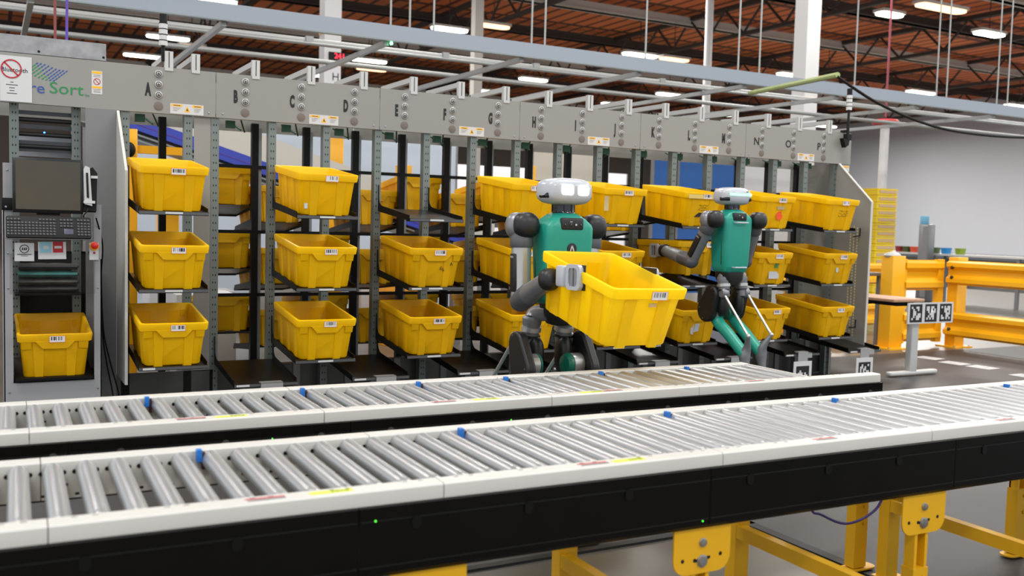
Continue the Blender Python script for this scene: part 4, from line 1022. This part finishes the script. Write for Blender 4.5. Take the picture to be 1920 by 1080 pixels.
        fd = (W - E).normalized(); FL = (W - E).length
        b = new(); ball(b, E, 0.056, 0.056, 0.056, 20, 14); turned(b, E, W, [(0.0, 0.054), (FL * 0.30, 0.055), (FL * 0.32, 0.052)], 20); part('elbow', b, RDARK, t)
        b = new(); turned(b, E, W, [(FL * 0.31, 0.046), (FL * 0.325, 0.051), (FL * 0.9, 0.044), (FL - 0.01, 0.042)], 20); part('forearm', b, RGREY, t)
        b = new(); ball(b, W, 0.050, 0.052, 0.052, 18, 12, 0.9); part('wrist', b, RBLK, t)
        # gripper: open rounded frame pressing flat on the tote side
        gx = G.x
        b = new()
        for y0, y1 in ((-0.10, -0.035), ): rbox(b, (gx + s * 0.008, G.y - 0.058, G.z), 0.042, 0.062, 0.096, 0.012, 0.012)
        lo = [(px, pz) for px, pz in rrect(0.115, 0.112, 0.026, 5)]; li = [(px, pz) for px, pz in rrect(0.070, 0.080, 0.018, 5)]
        o0 = [Vector((gx - 0.012, G.y + 0.03 + u, G.z + v)) for u, v in lo]; o1 = [Vector((gx + 0.012, G.y + 0.03 + u, G.z + v)) for u, v in lo]
        i1 = [Vector((gx + 0.012, G.y + 0.03 + u, G.z + v)) for u, v in li]; i0 = [Vector((gx - 0.012, G.y + 0.03 + u, G.z + v)) for u, v in li]
        loft(b, [o0, o1, i1, i0, o0], False, False)
        gr = part('gripper', b, RWHITE, t)
        b = new(); box(b, gx - s * 0.012 - 0.004, gx - s * 0.012 + 0.004, G.y - 0.02, G.y + 0.095, G.z - 0.055, G.z + 0.055); part('grip_pad', b, RBLK, gr)
        b = new(); cyl(b, (gx, G.y + 0.012, G.z - 0.045), (gx, G.y + 0.012, G.z + 0.045), 0.012, n=10); cyl(b, (gx, G.y + 0.045, G.z - 0.045), (gx, G.y + 0.045, G.z + 0.045), 0.012, n=10); part('finger_bar', b, RGREY, gr)
    # pelvis and legs
    b = new(); loft(b, [[(x, y, tb + z) for x, y in rrect(w, d, 0.05, 5)] for z, w, d in ((-0.105, 0.08, 0.08), (-0.095, 0.13, 0.12), (-0.05, 0.185, 0.15), (0.005, 0.20, 0.15), (0.015, 0.17, 0.13))]); part('pelvis', b, RBLK, t)
    for x, s, sh, hx, kz in legs_x:
        o = dz
        P = lambda y, z: (y + sh, z + o)
        b = new(); turned(b, (x - s * hx, -0.01 + sh, 1.02 + o), (x - s * hx, -0.03 + sh, 0.86 + o), [(0, 0.04), (0.01, 0.05), (0.04, 0.048), (0.05, 0.044), (0.12, 0.04), (0.15, 0.036)], 18); tube(b, smooth_pts([(x - s * hx, -0.012 + sh, 1.0 + o), (x - s * hx * 1.3, -0.01 + sh, 1.03 + o), (s * 0.06, 0, tb - 0.04)], 4), 0.042, 12); hp_ = part('hip', b, RGREY, t)
        b = new(); turned(b, (x - s * hx, -0.016 + sh, 0.965 + o), (x - s * hx, -0.022 + sh, 0.925 + o), [(0, 0.046), (0.0, 0.0505), (0.022, 0.0505), (0.022, 0.046)], 18); part('hip_ring', b, RLIGHT, hp_)
        b = new(); turned(b, (x - s * hx, -0.02 + sh, 0.925 + o), (x - s * hx, -0.024 + sh, 0.90 + o), [(0, 0.044), (0, 0.048), (0.012, 0.048), (0.012, 0.044)], 18); part('hip_band', b, RBLK, hp_)
        b = new(); ball(b, (x - s * (0.012 + hx), 0.005 + sh, 0.82 + o), 0.04, 0.055, 0.10, 16, 12, 0.8); part('thigh', b, RBLK, t)
        b = new(); prism(b, stadium(P(0.050, 0.885), P(0.100, 0.765), (0.068, 0.092), 10), 'x', x + s * 0.012, x + s * 0.062); tc_ = part('thigh_cover', b, RBLK, t)
        m_ = tc_.modifiers.new('soft', 'BEVEL'); m_.width = 0.012; m_.segments = 3; m_.limit_method = 'ANGLE'
        b = new()
        for y, z in ((0.03, 0.93), (0.12, 0.70), (0.16, 0.78)): cyl(b, (x + s * 0.058, y + sh, z + o), (x + s * 0.0645, y + sh, z + o), 0.005, n=8)
        part('cover_screw', b, BOLT, tc_)
        b = new(); turned(b, (x - s * 0.05, 0.075 + sh, 0.735 + o + kz), (x + s * 0.05, 0.075 + sh, 0.735 + o + kz), [(0, 0.05), (0.004, 0.056), (0.06, 0.056), (0.062, 0.05), (0.09, 0.05)], 24); part('knee_drum', b, RLIGHT, t)
        b = new(); turned(b, (x - s * 0.05, 0.075 + sh, 0.735 + o + kz), (x - s * 0.09, 0.075 + sh, 0.735 + o + kz), ([(0, 0.0565), (0.008, 0.0565), (0.011, 0.05), (0.012, 0.002)] if front * s > 0 else [(0, 0.0565), (0.012, 0.0565), (0.03, 0.048), (0.036, 0.02), (0.037, 0.002)]), 24); part('knee_cap', b, TEALD, t)
        xi = x - s * 0.02
        pts = [(xi, 0.08 + sh, 0.735 + o + kz), (xi, 0.03 + sh, 0.67 + o + kz * 0.6), (xi, -0.08 + sh, 0.60 + o), (xi, -0.19 + sh, 0.52 + o), (xi, -0.255 + sh, 0.475 + o)]
        b = new(); tube(b, smooth_pts(pts, 5), [0.046 - 0.004 * min(1, i / 14) for i in range(21)], 16); ball(b, pts[-1], 0.043, n=16, m=10); ball(b, pts[0], 0.046, n=16, m=10); part('shin', b, TEAL, t)
        xr = x + s * 0.012
        b = new(); cyl(b, (xr, -0.05 + sh, 0.895 + o), (xr, -0.325 + sh, 0.612 + o), 0.0095, n=10); ball(b, (xr, -0.05 + sh, 0.895 + o), 0.018, n=10, m=8); ball(b, (xr, -0.325 + sh, 0.612 + o), 0.017, n=10, m=8); part('push_rod', b, RLIGHT, t)
        b = new(); turned(b, (x - s * 0.02, -0.035 + sh, 0.90 + o), (x + s * 0.03, -0.035 + sh, 0.90 + o), [(0, 0.03), (0.006, 0.04), (0.04, 0.04), (0.05, 0.03)], 18); part('rod_joint', b, RGREY, t)
        fz = 0.055
        b = new(); tube(b, smooth_pts([(xr, -0.325 + sh, 0.612 + o), (xi, -0.285 + sh, 0.53 + o), (xi, -0.262 + sh, 0.46 + o), (xi, -0.275 + sh, 0.36 + o), (xi, -0.25 + sh, 0.2), (xi, -0.215 + sh, fz + 0.01)], 4), [0.014, 0.016, 0.019, 0.023, 0.027, 0.031, 0.036, 0.040, 0.042, 0.040, 0.034, 0.030, 0.030, 0.034, 0.036, 0.034, 0.03, 0.028, 0.027, 0.027, 0.027], 14); part('ankle_lever', b, RGREY, t)
        b = new(); rbox(b, (xi, -0.15 + sh, 0.036), 0.085, 0.25, 0.054, 0.04, 0.016); ft = part('foot', b, RDARK, t)
        b = new(); rbox(b, (xi, -0.15 + sh, 0.008), 0.088, 0.255, 0.012, 0.042, 0.003); part('sole', b, BLKM, ft)
    return t
robot('teal robot with glowing white square eyes holding the big yellow tote over the far conveyor', (1.06, -0.42, 0.009), 180, 0.972, 1.424, 1.530, -0.115,
      [((0.205, -0.05, 1.352), (0.20, -0.045, 0.99), (0.268, 0.335, 1.118), (0.256, 0.50, 1.14), 1), ((-0.205, -0.05, 1.352), (-0.17, -0.045, 1.0), (-0.165, 0.335, 1.12), (-0.146, 0.50, 1.128), -1)],
      [(0.165, 1, -0.10, 0.07, 0.05), (-0.11, -1, -0.07, 0.03, 0.05)], 1, 6.0)
robot('teal robot seen from behind, pale green light bar on its head, reaching into the rack', (3.39, 1.0, 0.009), 0, 1.05, 1.512, 1.610, 0.0,
      [((-0.215, -0.03, 1.43), (-0.225, 0.17, 1.125), (-0.095, 0.665, 1.185), (-0.055, 0.82, 1.18), -1), ((0.215, -0.03, 1.43), (0.30, 0.17, 1.125), (0.42, 0.665, 1.185), (0.38, 0.82, 1.18), 1)],
      [(-0.075, -1, 0.0, 0.012, 0.0), (0.15, 1, 0.03, 0.02, 0.0)], -1, 0.0)

# ================================================================ RIGHT SIDE: desk, papers, guard rails
t = thing('workbench', 'height adjustable bench with a pale wood top and a white T foot at the right', 'bench', (6.60, 2.4, 0.008))
WOOD = mat('pale_wood', (206, 160, 128), 0.5, noise=0.2, nscale=3, stretch=(8, 1, 1))
b = new(); rbox(b, (-0.30, 0.12, 0.735), 0.44, 1.55, 0.028, 0.02, 0.004); part('tabletop', b, WOOD, t)
for y in (-0.6, 0.75):
    b = new(); rbox(b, (-0.15, y, 0.03), 0.68, 0.075, 0.035, 0.03, 0.01); part('foot', b, WHITE, t)
    b = new(); rbox(b, (-0.17, y, 0.38), 0.10, 0.07, 0.68, 0.012, 0.002); part('leg', b, WHITE, t)
b = new(); box(b, -0.42, -0.08, -0.6, 0.8, 0.68, 0.715); part('underframe', b, BLKM, t)
part('cable', lambda b: tube(b, smooth_pts([(-0.30, 0.4, 0.70), (-0.36, 0.3, 0.62), (-0.38, 0.25, 0.5), (-0.34, 0.2, 0.6), (-0.25, -0.1, 0.66), (-0.22, -0.4, 0.7)], 5), 0.006, 6), BLKM, t)
t = thing('marker_board', 'white board with three black and white square markers on the front of the bench', 'marker board', (6.55, 1.70, 0.625))
part('board', lambda b: box(b, -0.325, 0.325, 0, 0.012, -0.10, 0.10), PAPER, t)
bit_mark(t, (-0.212, 0, 0), 0.172, 0.172, ['#..##.', '.#..#.', '.##...', '.##.##', '.#.###', '#..##.', '.###..'][:6])
bit_mark(t, (0.0, 0, 0), 0.172, 0.172, ['##.##.', '##.#.#', '.#.###', '..###.', '.#.##.', '#.#.#.'])
bit_mark(t, (0.212, 0, 0), 0.172, 0.172, ['#.#.##', '..####', '..##.#', '...###', '#..##.', '##.#.#'])
for x, y, r, lb_ in ((7.76, 2.63, 8, 'white floor paper farthest from the bench foot, nearest the guard rail'), (7.68, 2.25, 6, 'middle one of the three white floor papers behind the bench leg'), (7.7, 1.93, 4, 'white floor paper nearest the conveyor of the three behind the bench leg'), (7.58, 1.36, 0, 'white floor paper cut by the right edge of the photo')):
    o = solo('floor_paper', lambda b: box(b, -0.105, 0.105, -0.13, 0.13, 0, 0.001), PAPER, lb_, 'paper', (x, y, 0.0083), (0, 0, R(r)), 'white papers on the floor mat', key='paper')
    def pr(b):
        rnd = random.Random(int(x * 100 + y * 10))
        for i in range(5):
            for j in range(5):
                if rnd.random() < 0.5: box(b, -0.07 + i * 0.028, -0.07 + i * 0.028 + 0.027, -0.07 + j * 0.028, -0.07 + j * 0.028 + 0.027, 0.001, 0.0013)
    part('paper_print', pr, mat('pale_print', (190, 190, 192), 0.6), o)
YRAIL = mat('guard_rail_yellow', (244, 176, 18), 0.38, noise=0.05, nscale=3, spec=0.5)
def w_prof(z0, z1):
    h = z1 - z0; f = [(0.0, 0.0), (0.0, 0.02), (0.05, 0.10), (0.05, 0.26), (-0.005, 0.40), (-0.005, 0.60), (0.05, 0.74), (0.05, 0.90), (0.0, 0.98), (0.0, 1.0)]
    p = [(d, z0 + h * s) for d, s in f]; return p + [(d - 0.006, z) for d, z in reversed(p)]
def rail_post(root, x, y, w, h=1.115, at_name='post'):
    b = new(); rbox(b, (x, y, h / 2), w, w * 0.8, h, 0.01, 0.006); box(b, x - w * 0.9, x + w * 0.9, y - w * 0.8, y + w * 0.8, 0, 0.018); o = part(at_name, b, YRAIL, root)
    b = new()
    for dx in (-0.75, 0.75):
        turned(b, (x + dx * w, y - w * 0.6, 0.018), (x + dx * w, y - w * 0.6, 0.03), [(0, 0.014), (0.01, 0.012), (0.012, 0.002)], 8)
    part('anchor_bolt', b, BOLT, o)
    return o
t = thing('guard_rail', 'yellow guard rail gate section facing the camera, behind the bench', 'guard rail', (8.13, 3.42, 0))
rail_post(t, -0.02, 0.05, 0.22)
part('post_cap', lambda b: ball(b, (-0.05, 0.05, 1.12), 0.11, 0.09, 0.04, 14, 8), WHITE, t, label='white cover on the post top')
def wbeam(b, x0, x1, z0, z1, y=0.0):
    prism(b, [( -d + y, z) for d, z in w_prof(z0, z1)], 'x', x0, x1)
for z0, z1 in ((0.70, 1.07), (0.08, 0.44)):
    b = new(); wbeam(b, 0.10, 0.78, z0, z1); part('rail_beam', b, YRAIL, t)
for x0, x1 in ((0.70, 0.80), (0.09, 0.13)): part('gate_stile', lambda b: box(b, x0, x1, -0.03, 0.04, 0.06, 1.08), YRAIL, t)
t = thing('guard_rail', 'yellow guard rail running toward the right edge of the photo, from the corner post', 'guard rail', (9.05, 3.33, 0))
rail_post(t, 0.03, -0.02, 0.18, 1.11)
rail_post(t, 0.06, -2.3, 0.18, 1.11)
for z0, z1 in ((0.775, 1.075), (0.14, 0.445)):
    b = new(); prism(b, [(-d - 0.09, z) for d, z in w_prof(z0, z1)], 'y', -2.6, 0.02); rb_ = part('rail_beam', b, YRAIL, t)
    b = new()
    for z in (z0 + 0.09, z1 - 0.09): turned(b, (-0.13, -0.06, z), (-0.155, -0.06, z), [(0, 0.022), (0.012, 0.022), (0.02, 0.014), (0.024, 0.002)], 10)
    part('rail_bolt', b, mat('dark_bolt', (70, 56, 36), 0.4, 0.5), rb_)
t = thing('guard_rail', 'yellow guard rail passing behind the right end of the rack', 'guard rail', (9.0, 5.0, 0))
for z0, z1 in ((0.66, 0.96), (0.08, 0.4)):
    b = new(); wbeam(b, -1.2, 1.2, z0, z1); part('rail_beam', b, YRAIL, t)
rail_post(t, -0.9, 0.1, 0.18, 1.0); rail_post(t, 1.1, 0.1, 0.18, 1.0)
t = thing('cart', 'grey topped cart behind the right end of the rack', 'cart', (7.9, 4.1, 0))
part('cart_top', lambda b: rbox(b, (0, 0, 0.88), 0.55, 0.9, 0.04, 0.03, 0.006), GREYM, t)
[part('cart_leg', lambda b: box(b, x - 0.02, x + 0.02, y - 0.02, y + 0.02, 0.0, 0.86), GREYM, t) for x in (-0.24, 0.24) for y in (-0.4, 0.4)]

# ================================================================ FAR RIGHT: tote stacks and small bins
SY = mat('stacked_tote_yellow', (240, 206, 30), 0.45, noise=0.1, nscale=5)
ORD = ['first', 'second', 'third', 'fourth', 'fifth', 'sixth', 'seventh', 'eighth', 'ninth', 'tenth', 'eleventh', 'twelfth', 'thirteenth', 'fourteenth', 'fifteenth', 'sixteenth', 'seventeenth', 'eighteenth']
for i in range(18):
    for j in range(1):
        t = thing('stacked_tote', 'yellow tote in the tall stack near the white wall, %s from the floor' % ORD[i], 'tote', (12.0, 7.2, 0.02 + 0.118 * i), (0, 0, R(90)), 'tall stack of yellow totes')
        part('tote_body', lambda b: [loft(b, [[(x, y, z) for x, y in rrect(w, l, 0.03, 2)] for z, w, l in ((0, 0.55, 0.47), (0.004, 0.575, 0.495), (0.08, 0.58, 0.50), (0.082, 0.59, 0.51), (0.114, 0.59, 0.51), (0.114, 0.54, 0.46), (0.01, 0.5, 0.42))])], SY, t, key='stk')
        part('label_strip', lambda b: box(b, -0.298, -0.286, -0.2, 0.2, 0.035, 0.08), mat('label_pink', (226, 190, 150), 0.6), t, key='stklab')
t = thing('pallet', 'low grey pallet below the yellow tote stacks', 'pallet', (12.0, 7.2, 0))
part('deck', lambda b: box(b, -0.4, 0.4, -0.7, 0.7, 0.005, 0.019), GREYM, t)
t = thing('long_shelf', 'low pale shelf along the white wall carrying small coloured bins', 'shelf', (16, 8.6, 0))
part('shelf_top', lambda b: box(b, -0.25, 0.25, -3.6, 2.2, 0.96, 1.0), WHITE, t)
[part('shelf_leg', lambda b: box(b, x - 0.03, x + 0.03, y - 0.03, y + 0.03, 0, 0.96), GREYM, t) for x in (-0.2, 0.2) for y in (-3.5, -1.6, 0.3, 2.1)]
part('kick_panel', lambda b: box(b, 0.1, 0.14, -3.6, 2.2, 0.3, 0.9), GREYM, t)
def sbin(b):
    loft(b, [[(x, y, z) for x, y in rrect(w, l, 0.02, 2)] for z, w, l in ((0, 0.16, 0.115), (0.12, 0.19, 0.15), (0.12, 0.17, 0.13), (0.01, 0.14, 0.095))])
for y, rgb, nm in ((9.80, (150, 40, 40), 'dark red'), (9.60, (70, 90, 40), 'dark green'), (9.42, (206, 78, 50), 'red orange'), (9.11, (232, 168, 60), 'orange'), (8.93, (84, 110, 50), 'olive green'), (8.66, (44, 150, 226), 'blue'), (8.33, (140, 170, 40), 'lime green')):
    solo('small_bin', sbin, mat('bin_' + nm.replace(' ', '_'), rgb, 0.45), '%s small bin on the pale shelf by the white wall' % nm, 'bin', (15.88, y, 1.0), group='small bins on the wall shelf')
t = thing('steel_cabinet', 'narrow grey steel cabinet with a blue item on top, by the white wall', 'cabinet', (15.5, 8.85, 0))
part('cabinet_body', lambda b: rbox(b, (0, 0, 0.8), 0.2, 0.24, 1.58, 0.01, 0.006), mat('steel_cabinet_grey', (130, 130, 132), 0.35, 0.5), t)
part('cabinet_door', lambda b: box(b, -0.103, -0.099, -0.11, 0.02, 0.1, 1.55), GREYM, t)
[part('foot', lambda b: box(b, x - 0.03, x + 0.03, y - 0.03, y + 0.03, 0, 0.03), BLKM, t) for x in (-0.06, 0.06) for y in (-0.08, 0.08)]
t = solo('blue_box', lambda b: rbox(b, (0, 0, 0.085), 0.13, 0.13, 0.17, 0.015, 0.01), mat('sky_blue_box', (110, 176, 210), 0.5), 'small sky blue box on top of the grey steel cabinet', 'box', (15.5, 8.92, 1.592))

# ================================================================ BEHIND THE RACK
t = thing('incline_conveyor', 'white sloping conveyor with a blue stripe, seen through the rack openings', 'conveyor', (1.0, 5.2, 0))
sl = -0.30
def strip(b, x0, x1, off0, off1, y0, y1, base=1.94):
    prism(b, [(x, base + sl * (x + 0.4) + o) for x, o in ((x0, off0), (x1, off0), (x1, off1), (x0, off1))], 'y', y0, y1)
b = new(); strip(b, -1.9, 2.6, 0.10, 0.36, 0.0, 0.5); part('white_side', b, mat('conveyor_cream', (206, 202, 192), 0.5), t)
b = new(); strip(b, -1.9, 2.6, -0.03, 0.10, -0.01, 0.5); part('blue_stripe', b, mat('royal_blue_paint', (52, 70, 180), 0.45), t)
b = new(); strip(b, -1.9, 2.6, 0.025, 0.032, -0.014, -0.008); part('violet_line', b, mat('violet_paint', (100, 60, 160), 0.5), t)
for o in (-0.06, -0.11): 
    b = new(); strip(b, -1.9, 2.6, o - 0.018, o, 0.0, 0.4); part('lower_rail', b, GALV, t)
for x in (-1.5, 0.4, 2.2):
    b = new(); box(b, x - 0.05, x + 0.05, 0.1, 0.2, 0.0, 1.9 + sl * (x + 0.4)); part('leg', b, GREYM, t)
def ypost(x, y, h, w, lb_):
    t = thing('yellow_post', lb_, 'post', (x, y, 0), group='yellow posts behind the rack')
    b = new(); rbox(b, (0, 0, h / 2), w, w, h, 0.012, 0.006); part('shaft', b, YRAIL, t)
    b = new(); box(b, -w, w, -w, w, 0, 0.015); part('base_plate', b, YRAIL, t)
    return t
yp = ypost(-0.49, 3.5, 2.02, 0.13, 'yellow post with a dark knob seen beside the top tote under the letter A')
part('knob', lambda b: ball(b, (0, -0.07, 1.86), 0.05, 0.03, 0.06, 12, 8), BLKM, yp); b = new(); box(b, 0.06, 0.4, -0.03, 0.03, 1.84, 1.90); part('side_arm', b, YRAIL, yp)
ypost(2.45, 7.5, 2.75, 0.20, 'tall yellow post seen above the top tote under the letter C')
ypost(3.05, 6.6, 2.05, 0.16, 'yellow post seen just right of the empty tray post under the letter E')
ypost(5.0, 7.2, 1.9, 0.14, 'short yellow post seen between the posts under the letter F')
ypost(5.75, 8.2, 2.25, 0.12, 'slim yellow post seen left of the top tote under the letter G')
ypost(0.35, 7.0, 2.0, 0.22, 'yellow post with a broad face seen right of the yellow arm under the letter A')
def screen(x, y, w, h, m, name, lb_, z0=0.02):
    t = thing(name, lb_, 'partition', (x, y, 0))
    b = new(); box(b, -w / 2, w / 2, -0.02, 0.02, z0, h); part('panel', b, m, t)
    b = new(); box(b, -w / 2 - 0.03, -w / 2, -0.03, 0.03, 0, h); part('frame_post', b, GREYM, t)
    b = new(); box(b, w / 2, w / 2 + 0.03, -0.03, 0.03, 0, h); part('frame_post', b, GREYM, t)
    return t
screen(2.4, 9.5, 5.4, 2.95, mat('pale_blue_sheet', (196, 208, 222), 0.6), 'partition_screen', 'pale blue sheet partition behind the sloping conveyor')
screen(11.0, 21.0, 11.0, 3.05, mat('white_sheet', (216, 216, 222), 0.6), 'partition_screen', 'long white partition far behind the letters E to H')
screen(6.9, 9.0, 1.5, 2.9, mat('ivory_sheet', (208, 202, 188), 0.6), 'partition_screen', 'ivory panel seen behind the letters I and J')
for i, (x, w) in enumerate(((8.25, 0.45), (8.85, 0.62), (9.5, 0.55))):
    t = screen(x, 8.2, w, 2.47, mat('blue_panel', (24, 96, 176), 0.45), 'blue_screen', ('left blue panel behind the letter K', 'middle blue panel behind the letter L', 'right blue panel behind the letter M')[i], 0.3)
    t['group'] = 'blue panels behind the rack'
screen(10.8, 8.4, 1.5, 3.0, mat('white_board', (220, 220, 222), 0.5), 'partition_screen', 'white panel seen behind the letters N and O')
BENCH = mat('slate_bench', (96, 102, 116), 0.5)
t = thing('work_table', 'long slate coloured table far behind the rack', 'table', (5.4, 10.2, 0))
part('tabletop', lambda b: box(b, -2.2, 3.0, -0.4, 0.4, 1.30, 1.42), BENCH, t)
[part('leg', lambda b: box(b, x - 0.04, x + 0.04, y - 0.04, y + 0.04, 0, 1.30), GREYM, t) for x in (-2.1, 0.4, 2.9) for y in (-0.3, 0.3)]
rnd = random.Random(5)
for i, (x, y, w, h, rgb, nm) in enumerate(((0.5, 6.5, 0.9, 0.55, (214, 214, 216), 'white'), (1.7, 6.9, 0.8, 0.7, (200, 200, 196), 'pale grey'), (2.6, 5.6, 0.5, 0.8, (228, 150, 30), 'orange'), (3.3, 7.6, 1.0, 0.5, (222, 222, 224), 'long white'), (4.6, 6.0, 0.7, 0.75, (150, 150, 154), 'grey'), (0.2, 4.2, 0.5, 0.7, (196, 196, 194), 'stone grey'), (5.9, 7.4, 1.2, 0.6, (206, 206, 210), 'wide light grey'))):
    t = thing('carton_box', '%s carton standing on the floor behind the rack' % nm, 'box', (x, y, 0))
    part('carton', lambda b: rbox(b, (0, 0, h / 2), w, 0.5, h, 0.01, 0.006), mat('carton_%d' % i, rgb, 0.6, noise=0.1, nscale=4), t)
    part('tape', lambda b: box(b, -0.03, 0.03, -0.255, 0.255, h - 0.003, h + 0.001), mat('tan_tape', (206, 176, 110), 0.6), t)
